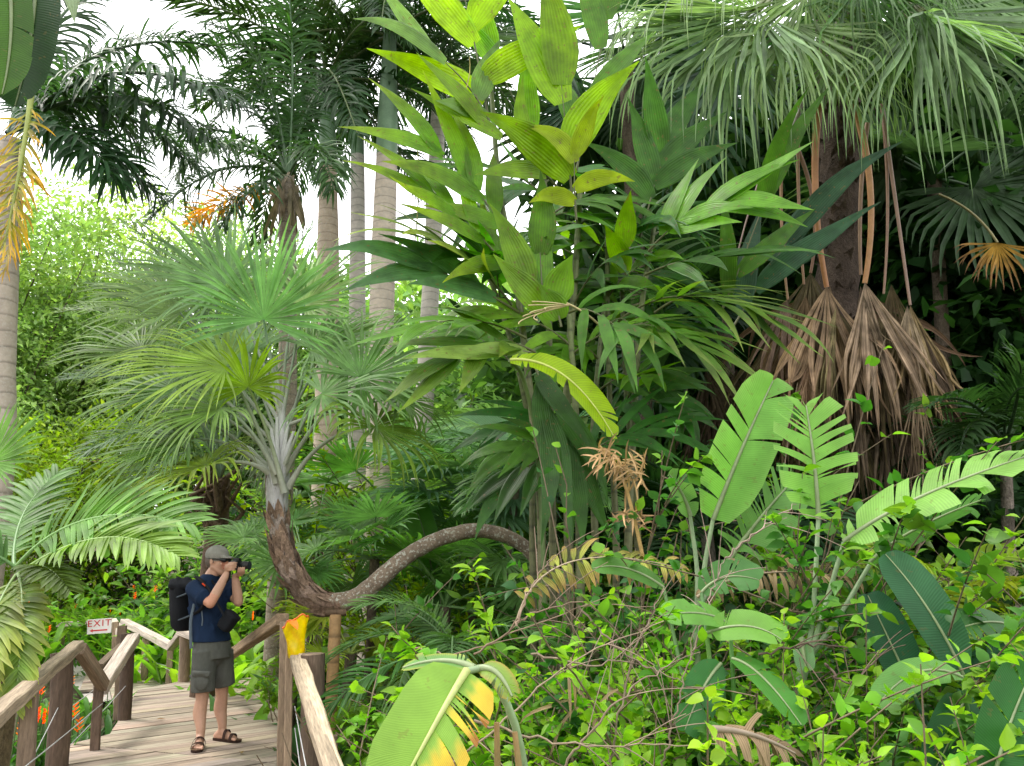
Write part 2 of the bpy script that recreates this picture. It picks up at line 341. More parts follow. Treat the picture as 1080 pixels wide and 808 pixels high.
def scatter_leaves(mb, pts, out, rng, L=.08, W=.045, c=(.08,.17,.03), tip=None, up=.8, n=4, grav=.5, var=.16, spread=.7, prof=OVATE, cross=VX, mat=0):
    M=len(pts); D=nz(np.asarray(out)+rng.normal(0,spread,(M,3))); N=nz(V(0,0,1)*up+rng.normal(0,.45,(M,3)))
    cc=np.asarray(c)[None]*(1+rng.normal(0,.1,(M,1))) if np.ndim(c)==1 else c
    ribbons(mb,pts,D,N,L*(1+rng.normal(0,.22,M)).clip(.4,1.7),W*(1+rng.normal(0,.2,M)).clip(.4,1.7),n,grav,0,prof,cross,cc,tip,mat,rng,.15,var)
def tree(name,label,cat,base,h,cr,cz,rng,c=(.06,.11,.03),nclump=60,per=60,leaf=.16,trunk_r=.16,group=None,bark=(.12,.09,.07),cup=.35,c2=None,lw=.45,sq=1.):
    """trunk with limbs (trunk) and a crown of leaf clumps: crown centre height cz, radii cr"""
    root=thing(name,label,cat,base,group); tb=MB(); cb=MB(); base=np.asarray(base,float)
    top=base+V(rng.normal(0,.3),rng.normal(0,.3),cz+cr[2]*.3)
    path=spline([base,base+V(rng.normal(0,.15),rng.normal(0,.15),cz*.5),top],14); tube(tb,path,np.linspace(trunk_r,trunk_r*.35,14),8,bark,rough=.05,rng=rng)
    cen=base+V(0,0,cz)
    d=nz(rng.normal(0,1,(nclump,3))); r=rng.random((nclump,1))**.4
    cc=cen+d*r*np.asarray(cr)*(1+.25*np.sin(d[:,:1]*5+d[:,2:]*7))
    for i in range(0,nclump,4):
        a=path[rng.integers(5,13)]; m=(a+cc[i])/2+V(0,0,-.2); tube(tb,bez(a,m,cc[i],6),np.linspace(trunk_r*.28,.015,6),5,bark,caps=False)
    pts=[];outs=[];cs=[]
    for i in range(nclump):
        k=max(6,int(1.5*per*(.5+rng.random()))); q=rng.normal(0,cup,(k,3))*V(1,1,.6); pts.append(cc[i]+q); outs.append(nz(q)*.7+(cc[i]-cen)/np.linalg.norm(cr)*.7+V(0,0,-.15))
        base_c=np.asarray(c) if c2 is None or rng.random()<.55 else np.asarray(c2)
        cs.append(np.repeat((base_c*(1+rng.normal(0,.16)))[None],k,0)*(1+rng.normal(0,.12,(k,1))))
    scatter_leaves(cb,np.concatenate(pts),np.concatenate(outs),rng,leaf*1.2,leaf*1.2*(lw+.1),np.clip(np.concatenate(cs),.004,1),None,.8,2,.4,.1,.6,(.3,1,.0))
    tb.build('trunk',MBARK,root); cb.build('crown',MTREE,root); return root
def shrub(name,label,cat,base,rng,h=1.2,spread=.7,nb=14,leaf=.09,lw=.055,c=(.09,.2,.03),c2=None,dens=26,lean=V(0,0,0),group=None,stem=(.16,.12,.08),arch=.5,build=True,start=.3,young=(.2,.33,.05)):
    root=thing(name,label,cat,base,group); sb=MB(); fb=MB(); base=np.asarray(base,float); pts=[];outs=[];cs=[]
    for i in range(nb):
        az=rng.random()*6.283; el=.35+rng.random()*.9; L=h*(.65+.5*rng.random())
        d=V(math.cos(az)*spread,math.sin(az)*spread,el)+lean
        cv=fall(base+rng.normal(0,.06,3)*V(1,1,0),d,L,arch*(.6+rng.random()),14)
        cv[1:]+=np.cumsum(rng.normal(0,.012*h,(13,3)),0)
        tube(sb,cv,np.linspace(.0075,.002,14)*(.6+.4*h),5,stem,caps=False)
        bad=lambda q: bool(((q[:,1]<9.5)&(q[:,0]<.27-.316*q[:,1]+.22)&(q[:,0]>-.316*q[:,1]-2.3)).any()) and not label.startswith('small weed')
        if bad(cv): continue
        segs=[cv]
        for j in range(rng.integers(4,8)):
            k=rng.integers(4,13); dd=nz(cv[k]-cv[k-1])+rng.normal(0,.7,3); s=fall(cv[k],dd,L*.35*(.5+rng.random()),.3,7)
            if bad(s): continue
            tube(sb,s,np.linspace(.004,.0015,7)*(.6+.4*h),4,stem,caps=False); segs.append(s)
        for si,s in enumerate(segs):
            m=int(dens*(1.25 if si==0 else .75)); u=(start if si==0 else .1)+(1-(start if si==0 else .1))*rng.random(m)
            x=u*(len(s)-1); k=np.minimum(x.astype(int),len(s)-2); p=s[k]+(s[k+1]-s[k])*(x-k)[:,None]; t=nz(s[k+1]-s[k])
            o=nz(rng.normal(0,1,(m,3)))*V(1,1,.35)+t*.5+V(0,0,.1); pts.append(p); outs.append(o)
            base_c=np.asarray(c) if c2 is None or rng.random()<.5 else np.asarray(c2)
            y=np.clip((u-.75)*4,0,1)[:,None]*.7; cs.append(base_c*(1-y)+np.asarray(young)*y)
    pts=np.concatenate(pts);outs=np.concatenate(outs);cs=np.concatenate(cs)
    scatter_leaves(fb,pts+nz(outs)*.012,outs,rng,leaf*1.08,lw*1.12,cs,None,.9,5,.7,.14,.3)
    sb.build('branchwork',MTWIG,root); fb.build('foliage',MSHRUB,root); return root
def part(root,name,mb,mats): return mb.build(name,mats,root)
LM=[MPALM,MRIB]
def feather_palm(name,label,base,crown,rng,nf=16,L=2.2,c=(.05,.11,.03),tr=.12,ll=.5,lw=.03,nl=46,trunk=None,group=None,grav=1.6,el=(.1,1.3),tip=None,tmat=None,tcol=(.26,.22,.18),lgrav=.9,distinct=5,az0=None,shaft=None):
    """trunk and a crown of feather leaves; several leaf meshes shared between the leaves"""
    root=thing(name,label,'palm',base,group); base=np.asarray(base,float); crown=np.asarray(crown,float)
    tb=MB(); path=spline(trunk if trunk is not None else [base,(base+crown)/2+V(rng.normal(0,.1),rng.normal(0,.1),0),crown],18)
    tube(tb,path,np.linspace(tr*1.1,tr*.85,18) if np.isscalar(tr) else np.interp(np.linspace(0,1,18),np.linspace(0,1,len(tr)),tr),12,tcol,rough=.02,rng=rng); tb.build('trunk',tmat or MRING,root)
    protos=[]
    for i in range(nf):
        az=rng.random()*6.283 if az0 is None else az0[i%len(az0)]+rng.normal(0,.2); e=el[0]+(el[1]-el[0])*(i+.5)/nf
        if len(protos)<distinct:
            m=MB(); cv=fall(V(0,0,0),V(math.cos(e),0,math.sin(e)),L*(.85+.3*rng.random()),grav*(.7+.6*rng.random()),14)
            frond(m,cv,V(-math.sin(e)*.3,rng.normal(0,.3),1),nl,ll,lw,c=cl(c,rng),tip=tip,rng=rng,lgrav=lgrav,r0=.012*L)
            for k in range(len(m.v)): m.v[k]=m.v[k]+base
            o=m.build('frond',LM,root); protos.append((o,e))
        else:
            o0,e0=protos[rng.integers(len(protos))]; o=o0.copy(); col.objects.link(o); e=e
            o.rotation_euler=(0,-(e-e0),0)
        o.location=tuple(crown-base); o.rotation_mode='XYZ'; o.rotation_euler=(rng.normal(0,.25),o.rotation_euler[1],az)
        s=.85+.3*rng.random(); o.scale=(s,s,s)
    return root
def fan_palm(name,label,base,crown,rng,nf=12,pl=.9,R=.6,c=(.06,.12,.04),tr=.05,group=None,grav=.9,nseg=34,spread=260,split=.45,el=(-.2,1.3),tip=None,distinct=4,tcol=(.14,.11,.08),azr=None):
    root=thing(name,label,'palm',base,group); base=np.asarray(base,float); crown=np.asarray(crown,float)
    tb=MB(); tube(tb,spline([base,(base+crown)/2,crown],8),tr,8,tcol,rough=.06,rng=rng); tb.build('trunk',MBARK,root)
    protos=[]
    for i in range(nf):
        az=(rng.random()*6.283) if azr is None else azr[0]+(azr[1]-azr[0])*rng.random(); e=el[0]+(el[1]-el[0])*(i+.5)/nf
        if len(protos)<distinct:
            m=MB(); cv=fall(V(0,0,0),V(math.cos(e),0,math.sin(e)),pl*(.8+.4*rng.random()),.5,8); tube(m,cv,np.linspace(.013,.008,8)*(.5+R),5,np.asarray(c)*1.25,mat=1,caps=False)
            d=nz(cv[-1]-cv[-2]); fan(m,cv[-1],nz(d+V(0,0,-.35)),V(-.35,rng.normal(0,.2),1),R*(.85+.3*rng.random()),nseg,spread,split,grav,cl(c,rng),tip,rng,7)
            for k in range(len(m.v)): m.v[k]=m.v[k]+base
            o=m.build('frond',LM,root); protos.append((o,e))
        else:
            o0,e0=protos[rng.integers(len(protos))]; o=o0.copy(); col.objects.link(o); o.rotation_euler=(0,-(e-e0),0)
        o.location=tuple(crown-base); o.rotation_euler=(rng.normal(0,.2),o.rotation_euler[1],az); s=.85+.3*rng.random(); o.scale=(s,s,s)
    return root
def strap_clump(name,label,cat,base,rng,n=26,h=1.0,w=.09,c=(.07,.17,.035),c2=None,flowers=0,fcol=(.85,.12,.02),group=None,grav=1.0,spread=.6,leaf0=.5,prof=STRAP):
    """clump of upright blade leaves on short stalks; flowers = heliconia-like orange bracts"""
    root=thing(name,label,cat,base,group); base=np.asarray(base,float); lb=MB(); sb=MB()
    az=rng.random(n)*6.283; off=rng.normal(0,.16*spread/.6,(n,2)); hh=h*(.35+.65*rng.random(n))
    for i in range(n):
        p=base+V(off[i,0],off[i,1],0); top=p+V(off[i,0]*.8+rng.normal(0,.05),off[i,1]*.8,hh[i]*.5); tube(sb,[p,(p+top)/2+V(0,0,.0),top],.009*(.5+h),5,np.asarray(c)*.9,caps=False)
        k=rng.integers(2,5)
        for j in range(k):
            q=p+(top-p)*(.35+.65*(j+1)/k); a=az[i]+j*2.4; d=V(math.cos(a)*spread,math.sin(a)*spread,.75+.5*rng.random()); cc=np.asarray(c if c2 is None or rng.random()<.6 else c2)
            ribbons(lb,q,d,V(-math.cos(a),-math.sin(a),.9),h*leaf0*(.7+.5*rng.random()),w*(.8+.5*rng.random()),6,grav*(.5+rng.random()),.1,prof,VX,cc,None,0,rng,.1,.15)
    lb.build('foliage',MSHRUB,root); sb.build('stalk',MRIB,root)
    for i in range(flowers):
        fb=MB(); a=rng.random()*6.283; r=spread*.45*h*(.3+.7*rng.random()); p=base+V(math.cos(a)*r,math.sin(a)*r,0); top=p+V(rng.normal(0,.05),rng.normal(0,.05),h*(.55+.5*rng.random()))
        tube(fb,[p,(p+top)/2,top],.006,5,(.09,.15,.04),caps=False,mat=1)
        for j in range(6):
            s=1 if j%2 else -1; aa=a+1.0; d=V(math.cos(aa)*s,math.sin(aa)*s,.9); ribbons(fb,top+V(0,0,.022*j-.02),d,V(0,0,1),.075*(1-.07*j),.03,4,-.2,0,(.6,1,.6,.0),((-1,.9),(0,0),(1,.9)),np.asarray(fcol)*(.8+.4*rng.random()),V(.9,.3,.03),0,rng)
        fb.build('flower',[MSHRUB,MRIB],root)
    return root
# ------------------------------------------------------------------ world, sun, camera
w=bpy.data.worlds.new('World'); scene.world=w; w.use_nodes=True; nt=w.node_tree; nt.nodes.clear()
SUN_EL=rad(58); SUN_AZ=rad(-70)   # azimuth measured from +Y towards +X
sky=nd(nt,'ShaderNodeTexSky',sky_type='NISHITA',sun_disc=False,sun_elevation=SUN_EL,sun_rotation=SUN_AZ,air_density=1.,dust_density=2.5)
tc=nd(nt,'ShaderNodeTexCoord'); cn=nd(nt,'ShaderNodeTexNoise'); cn.inputs['Scale'].default_value=2.2; cn.inputs['Detail'].default_value=5; lk(nt,tc.outputs['Generated'],cn.inputs['Vector'])
mr=nd(nt,'ShaderNodeMapRange'); mr.inputs[1].default_value=.3; mr.inputs[2].default_value=.7; mr.inputs[3].default_value=.82; mr.inputs[4].default_value=1.; lk(nt,cn.outputs[0],mr.inputs[0])
SKYV=32.
c=mixc(nt,mr.outputs[0],sky.outputs[0],(SKYV*.98,SKYV*.985,SKYV))
bg=nd(nt,'ShaderNodeBackground'); bg.inputs[1].default_value=.1; lk(nt,c,bg.inputs[0]); wo=nd(nt,'ShaderNodeOutputWorld'); lk(nt,bg.outputs[0],wo.inputs[0])
sl=bpy.data.lights.new('sun','SUN'); sl.energy=3.0; sl.angle=rad(12); sl.color=(1,.95,.86); so=bpy.data.objects.new('sun',sl); col.objects.link(so)
sd=V(math.sin(SUN_AZ)*math.cos(SUN_EL),math.cos(SUN_AZ)*math.cos(SUN_EL),math.sin(SUN_EL))
so.rotation_euler=Vector(sd).to_track_quat('Z','Y').to_euler()
cd=bpy.data.cameras.new('camera'); cd.lens=28.; cd.sensor_width=36.; cd.clip_end=2000; cd.clip_start=.05
co=bpy.data.objects.new('camera',cd); col.objects.link(co); co.location=CAM; co.rotation_euler=(math.pi/2+PITCH,0,0); scene.camera=co
scene.view_settings.view_transform='Standard'; scene.view_settings.look='None'; scene.view_settings.exposure=0
cy=scene.cycles; cy.max_bounces=7; cy.diffuse_bounces=4; cy.glossy_bounces=2; cy.transmission_bounces=4; cy.transparent_max_bounces=4; cy.caustics_reflective=False; cy.caustics_refractive=False; cy.sample_clamp_indirect=6

# ------------------------------------------------------------------ ground
def sst(a,b,x): t=np.clip((x-a)/(b-a),0,1); return t*t*(3-2*t)
def gz(x,y):
    x=np.asarray(x,float); y=np.asarray(y,float)
    z=-.62+.62*sst(-.2,3.2,x)*sst(14,5,y)+.55*sst(14,30,y)*sst(-6,4,x)+.05*np.sin(x*1.7+y*.6)+.05*np.sin(y*1.3-x*.8)
    r=np.hypot(x,y); return z+ sst(34,120,r)*9
def gp(px,Y,dz=0.):
    p=P(px,500,Y); return V(p[0],p[1],float(gz(p[0],p[1]))+dz)
gx=np.concatenate([-np.geomspace(300,14,14),np.linspace(-12,12,90),np.geomspace(14,300,14)]); gy=np.concatenate([-np.geomspace(300,5,12),np.linspace(-3,26,100),np.geomspace(29,400,16)])
X,Y_=np.meshgrid(gx,gy,indexing='ij'); Z=gz(X,Y_)
g=MB(); idx=np.arange(X.size).reshape(X.shape); g.add(np.stack([X,Y_,Z],-1),np.stack([idx[:-1,:-1],idx[1:,:-1],idx[1:,1:],idx[:-1,1:]],-1).reshape(-1,4),V(.075,.06,.035)*.8)
struct(g.build('ground',MGROUND))
# pale path past the steps
pb=MB(); edge=[(60,697,150,694),(66,706,152,702),(74,716,150,712),(84,730,150,722),(92,742,150,735)]
rows=[]
for a,b,c_,d in edge:
    z=-.5; rows.append([G(a+(c_-a)*t,b+(d-b)*t,z) for t in np.linspace(0,1,6)])
rows=np.array(rows); idx=np.arange(30).reshape(5,6); pb.add(rows,np.stack([idx[:-1,:-1],idx[:-1,1:],idx[1:,1:],idx[1:,:-1]],-1).reshape(-1,4),(.42,.38,.34)); struct(pb.build('path',MPATH))

# ------------------------------------------------------------------ boardwalk: planks clipped to a plan outline
def clip(poly,n,d,keep):   # keep side of line n.x = d
    out=[]
    for i in range(len(poly)):
        a,b=poly[i],poly[(i+1)%len(poly)]; fa,fb=(a@n-d)*keep,(b@n-d)*keep
        if fa>=0: out.append(a)
        if fa*fb<0: out.append(a+(b-a)*fa/(fa-fb))
    return out
def planks(mb,poly,bd,wid,z,th,rng,gap=.008,colr=(.37,.30,.235)):
    bd=nz(np.asarray(bd,float)); n=V(-bd[1],bd[0]); poly=[np.asarray(p,float)[:2] for p in poly]
    s=[p@n for p in poly]; k=math.floor(min(s)/wid)
    while k*wid<max(s):
        q=clip(clip(poly,n,k*wid+gap/2,1),n,(k+1)*wid-gap/2,-1)
        if len(q)>=3:
            q=np.array(q); m=len(q); dz=rng.normal(0,.0025); sh=rng.normal(0,.02,2)*0
            off=rng.random()*20; cc=np.asarray(colr)*(1+rng.normal(0,.13))*(1+rng.normal(0,.03,3))
            # resample outline a little uneven at the ends
            top=np.c_[q,np.full(m,z+dz)]; bot=np.c_[q,np.full(m,z+dz-th)]
            tx=np.stack([q@bd,q@n*1.0,np.full(m,off)],-1)
            mb.add(top,[list(range(m))],cc,tx); mb.add(bot,[list(range(m))[::-1]],cc*.6,tx)
            for i in range(m):
                j=(i+1)%m; mb.add([top[i],bot[i],bot[j],top[j]],[[0,1,2,3]],cc*.7,[tx[i],tx[i],tx[j],tx[j]])
        k+=1
rng=np.random.default_rng(11)
BD=V(1.11,1.0)
outline=[G(48,808),G(75,784),G(116,774),G(133,747),G(146,727),G(200,717),G(290,714),G(301,722),G(304,806)]
front=[V(.75,-1.5,0),V(-1.6,-1.5,0)]
# keep the plan outline convex enough for clipping: two pieces
deck=MB(); A=[outline[0],outline[1],outline[8],V(.3,1.6,0),V(.75,-1.5,0),V(-1.3,-1.5,0)]
planks(deck,[outline[1],outline[2],outline[3],outline[4],outline[5],outline[6],outline[7],outline[8]],BD,.165,0.,.04,rng)
planks(deck,[outline[1]+V(-.0,-.004,0),outline[8]+V(0,-.004,0),V(.28,1.6,0),V(.75,-1.5,0),V(-1.3,-1.5,0),outline[0]],BD,.165,-.002,.04,rng)
struct(deck.build('boardwalk',MWOOD,smooth=False))
low=MB(); planks(low,[G(120,742,-.22),G(200,717,-.22),G(178,704,-.22),G(143,696,-.22),G(112,712,-.22)],BD,.17,-.22,.04,rng); 
planks(low,[G(84,728,-.44),G(150,722,-.44),G(143,700,-.44),G(95,700,-.44)],BD,.17,-.44,.04,rng)
struct(low.build('lower_steps',MWOOD,smooth=False))
# fascia and joists under the deck
jb=MB()
for a,b in ((outline[0],outline[1]),(outline[2],outline[3]),(outline[3],outline[4]),(outline[7],outline[8])):
    beam(jb,a+V(0,0,-.14),b+V(0,0,-.14),.05,.18,(.22,.17,.13))
struct(jb.build('deck_joists',MWOOD,smooth=False))

# ------------------------------------------------------------------ railings
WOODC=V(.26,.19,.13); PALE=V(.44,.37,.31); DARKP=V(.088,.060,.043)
def railing(label,posts,rails,wires,wood=WOODC):
    base=posts[0][0]; root=thing('railing',label,'railing',V(base[0],base[1],base[2]))
    for p in posts:   # (bottom, top, size, colour, round)
        m=MB()
        if p[4]: tube(m,spline([p[0]+V(0,0,-.5),(p[0]+p[1])/2,p[1]],10),p[2]/2,14,p[3],rough=.012,rng=rng)
        else: beam(m,p[0]+V(0,0,-.5),p[1],p[2],p[2]*.8,p[3],up=V(.3,-1,0))
        m.build('post',MLOG,root,smooth=bool(p[4]))
    for r in rails:
        m=MB(); beam(m,r[0],r[1],r[2],r[3],r[4],rng=rng,bev=.008); m.build('handrail',MWOOD,root,smooth=False)
    for a,b in wires:
        m=MB(); mid=(np.asarray(a)+b)/2+V(0,0,-.015); tube(m,bez(a,mid,b,6),.0035,5,(.5,.5,.5)); m.build('wire',MPLAS,root)
    return root
h=V(0,0,1)
# nearest left run, rising handrail with a thick log post
p1b,p1t=P(31,830,4.9),P(32,722,4.9); p2b,p2t=P(64,792,6.75),P(65,688,6.75)
railing('nearest left handrail with a thick dark log post, orange flowers behind it',
  [(p1b,p1t,.085,WOODC*.75,0),(p2b,p2t,.165,DARKP*1.2,1)],
  [(P(-60,803,3.3),P(82,681,6.75),.09,.08,V(.30,.235,.165))],
  [(P(-20,845,3.9),P(108,742,7.2)),(P(-20,905,3.9),P(62,745,6.72)),(P(60,772,6.7),P(84,752,7.2))])
p3b,p3t=P(104.5,780,7.35),P(104.5,724,7.35); p4b,p4t=P(134,746,8.7),P(134,668,8.7)
railing('left handrail dipping into a V between two dark posts',
  [(p3b,p3t,.075,DARKP*1.5,0),(p4b,p4t,.13,DARKP*1.1,1)],
  [(P(84,684,6.8),P(109,723,7.35),.085,.10,WOODC*.8),(P(106,727,7.45),P(141,673,8.7),.12,.10,PALE)],
  [(P(62,755,6.75),P(134,700,8.7)),(P(70,790,6.75),P(134,722,8.7))])
p5b,p5t=P(129,712,10.2),P(129,660,10.2)
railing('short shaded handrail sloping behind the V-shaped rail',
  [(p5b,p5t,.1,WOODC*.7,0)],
  [(P(104,706,9.0),P(130,682,10.2),.09,.11,WOODC*.55)],[])  # timber darkened: the rail's shaded underside is put into its colour
b6,b7,b8=[(P(x,yb,Yd),P(x,yt,Yd)) for x,yb,yt,Yd in ((154,713,673,13.2),(180,718,682,12.4),(195,719,667,11.4))]
railing('far pale-topped handrail zigzagging down behind the photographer',
  [(b6[0],b6[1],.10,WOODC,0),(b7[0],b7[1],.085,WOODC*.9,0),(b8[0],b8[1],.15,WOODC*.9,1)],
  [(P(131,656,13.9),P(181,682,12.4),.13,.10,PALE*1.35),(P(180,683,12.3),P(193,667,11.4),.11,.09,PALE*.9),(P(191,665,11.4),P(206,671,11.2),.14,.10,PALE*1.3)],
  [(P(140,690,13.6),P(181,704,12.4)),(P(154,694,13.2),P(206,720,11.2))])
railing('far low handrail holding the red EXIT sign',
  [(P(122,712,14.6),P(122,656,14.6),.1,WOODC,0),(P(66,712,16.),P(66,659,16.),.09,WOODC,0)],
  [(P(62,659,16.),P(97,657,15.2),.1,.09,PALE*.8),(P(118.5,655,15.4),P(128,668,14.4),.13,.10,PALE*1.4),(P(126,669,14.3),P(133,656,13.9),.13,.1,PALE*1.2)],[])
# sloping rail right of the photographer
railing('sloping brown handrail running down behind the photographer to the slab post',
  [(P(238,722,9.6),P(238,690,9.6),.08,WOODC*.8,0)],
  [(P(298,653,6.6),P(236,696,9.8),.10,.09,V(.27,.19,.12))],[])
# right-hand rail towards the viewer
q0b,q0t=P(301,801,6.35),P(300,656,6.35)
root=railing('right handrail of split bamboo and timber coming towards the viewer',
  [(q0b,q0t,.07,WOODC*1.05,0),(P(305.5,815,6.2),P(306,662,6.2),.055,WOODC*1.15,0)],
  [(P(310,693,6.15),P(357,838,3.0),.062,.055,V(.36,.285,.20)),(P(317,690,6.2),P(363,838,3.0),.05,.05,V(.40,.32,.22))],
  [(P(311,745,6.1),P(330,845,3.9)),(P(311,768,6.1),P(322,845,4.2))])
lp=MB(); b_,t_=P(330,835,5.9),P(330,690,5.9); tube(lp,spline([b_,(b_+t_)/2,t_],12),[.085*1.0]*6+[.082]*6,18,V(.10,.07,.05),rough=.012,rng=rng)
lr=thing('log_post','thick round dark log post right of the yellow bag','post',b_); lp.build('trunk',MLOG,lr)
cap_=MB(); tube(cap_,[t_+V(0,0,-.004),t_+V(0,0,.006)],[.08,.074],18,V(.22,.16,.11)); cap_.build('sawn_top',MLOG,lr)
sp=MB(); beam(sp,P(350,840,4.6),P(350,776,4.6),.06,.06,WOODC*.6,up=V(.3,-1,0)); o=sp.build('stake',MLOG,smooth=False); tag(o,'short dark square stake beside the near end of the right handrail','stake')
# bamboo prop
bp=MB(); a,b=P(346.5,800,7.05),P(354,648,7.05); pts=[a+(b-a)*t for t in np.linspace(0,1,40)]; rr=[RW(a,13.0)*(1+.10*(abs((t*5.2)%1-.5)>.455)) for t in np.linspace(0,1,40)]
tube(bp,pts,rr,14,V(.36,.22,.09),V(.33,.2,.09)); pr=thing('bamboo_prop','upright brown bamboo prop holding up the bent palm trunk','prop',a); bp.build('pole',MSTEM,pr)
cp=MB(); cx=b; tube(cp,[cx+V(-.085,-.02,.02),cx+V(.085,.02,.02)],.035,8,V(.12,.08,.05)); cp.build('crosspiece',MLOG,pr)

# ------------------------------------------------------------------ EXIT sign
a=P(93,661,15.); c_=P(105.0,660.4,14.8); W_=24.5*depth(c_)/FPX; H_=15*depth(c_)/FPX
sr=thing('exit_sign','small white board reading EXIT in red over a left arrow','sign',c_)
rotz=rad(4); Rz=np.array([[math.cos(rotz),-math.sin(rotz),0],[math.sin(rotz),math.cos(rotz),0],[0,0,1]]); rr_=rad(-4); Ry=np.array([[math.cos(rr_),0,math.sin(rr_)],[0,1,0],[-math.sin(rr_),0,math.cos(rr_)]])
RS=Rz@Ry
m=MB(); box(m,c_,(W_/2,.012,H_/2),RS,(.78,.74,.72)); m.build('board',MPAINT,sr,smooth=False)
fc=bpy.data.curves.new('lettering','FONT'); fc.body='EXIT'; fc.size=H_*.62; fc.align_x='CENTER'; fc.extrude=.002; fc.space_character=1.18
fo=bpy.data.objects.new('lettering',fc); col.objects.link(fo); fo.parent=sr
fo.matrix_local=Matrix.Translation(Vector(RS@V(0,-.0165,H_*.0)))@Matrix(RS.tolist()).to_4x4()@Matrix.Rotation(math.pi/2,4,'X')@Matrix.Diagonal((1.12,1,1,1))
mred,_=newmat('red_paint'); nt2=mred.node_tree; pbn=nd(nt2,'ShaderNodeBsdfPrincipled'); pbn.inputs['Base Color'].default_value=(.62,.045,.05,1); pbn.inputs['Roughness'].default_value=.5; oo=nd(nt2,'ShaderNodeOutputMaterial'); lk(nt2,pbn.outputs[0],oo.inputs[0]); fc.materials.append(mred)
bpy.context.view_layer.update(); tme=bpy.data.meshes.new_from_object(fo.evaluated_get(bpy.context.evaluated_depsgraph_get())); mm=fo.matrix_local.copy(); bpy.data.objects.remove(fo); fo=bpy.data.objects.new('lettering',tme); col.objects.link(fo); fo.parent=sr; fo.matrix_local=mm
m=MB(); ar=np.array([(-.40,-.24),(-.26,-.14),(-.26,-.20),(.34,-.20),(.34,-.28),(-.26,-.28),(-.26,-.34)])*V(W_,H_*1.15)
ap=np.array([RS@V(x,-.0155,z) for x,z in ar])+c_; m.add(ap,[[0,6,1]],(.62,.045,.05)); m.add(ap,[[2,5,4,3]],(.62,.045,.05)); m.build('arrow',MPAINT,sr,smooth=False)

# ------------------------------------------------------------------ yellow bag over the rail post
yb=thing('yellow_bag','open crumpled yellow plastic bag hung on the rail post','bag',P(311,693,6.1)); m=MB(); K=28; rows=[];cs=[]
lo,hi=P(311.5,694,6.1),P(312.5,656,6.1)
for i,t in enumerate(np.linspace(0,1,14)):
    c0=lo+(hi-lo)*t; r=.050+.034*t+.006*math.sin(t*9); row=[]
    for k in range(K):
        a_=k/K*6.283; rr2=r*(1+.10*math.sin(3*a_+t*5)+.05*math.sin(7*a_-t*8)); dz=.05*t*t*(math.sin(a_*1+2.2))+.012*math.sin(5*a_)*t
        row.append(c0+V(math.cos(a_)*rr2,math.sin(a_)*rr2*.8,dz))
        cs.append((.66,.53,.06) if math.sin(4*a_+t*12)<.75 else (.62,.42,.06))
    rows.append(row)
idx=np.arange(14*K).reshape(14,K); nx=np.roll(idx,-1,1); m.add(np.array(rows),np.stack([idx[:-1],nx[:-1],nx[1:],idx[1:]],-1).reshape(-1,4),np.array(cs))
MBAG=leafmat('yellow_plastic',.3,.35,.5,blotch=.15,bscale=18,tgain=1.0); m.build('bag_body',MBAG,yb)
rm=MB(); tr_=np.array(rows[-1]+[rows[-1][0]]); tube(rm,tr_,.006,5,(.75,.15,.03),caps=False); rm.build('rim',MPLAS,yb)
fl=MB(); ribbons(fl,[rows[-1][20]-V(.0,.01,0)],V(.5,-.4,-.35),V(0,-.6,.8),.10,.06,4,.5,0,(1,.9,.7,.1),VX,(.72,.25,.05)); fl.build('torn_flap',MBAG,yb)
# ------------------------------------------------------------------ the photographer
YP=float(G(213,787)[1])+.06
def Q(px,py,dy=0): return P(px,py,YP+dy)
U=depth(Q(225,680))/FPX      # metres per pixel here
def sph(mb,c,r,col_=(.5,.3,.2),n=12,M=None):
    r=np.broadcast_to(np.asarray(r,float),(3,)); u=np.linspace(0,2*np.pi,n,endpoint=False); v=np.linspace(0,np.pi,n//2+2)[1:-1]
    pts=[V(0,0,1)]+[V(math.sin(b)*math.cos(a),math.sin(b)*math.sin(a),math.cos(b)) for b in v for a in u]+[V(0,0,-1)]
    pts=np.array(pts)*r
    if M is not None: pts=pts@np.asarray(M).T
    k=len(v); base=mb.n; f4=[[1+i*n+j,1+(i+1)*n+j,1+(i+1)*n+(j+1)%n,1+i*n+(j+1)%n] for i in range(k-1) for j in range(n)]
    t=[[0,1+j,1+(j+1)%n] for j in range(n)]+[[1+k*n,1+(k-1)*n+(j+1)%n,1+(k-1)*n+j] for j in range(n)]
    mb.add(pts+np.asarray(c),f4,col_); mb.f.append(np.array(t)+base); mb.m.append(0)
def limb(mb,pts,rs,c=(.5,.3,.2),k=12,flat=1.,caps=True):
    pts=np.asarray(pts,float)
    if len(pts)>2 : 
        n=6*(len(pts)-1); rs=np.interp(np.linspace(0,1,n),np.linspace(0,1,len(rs)),rs); pts=spline(pts,n)
    tube(mb,pts,rs,k,c,flat=flat)
    sph(mb,pts[0],rs[0],c); sph(mb,pts[-1],rs[-1],c)
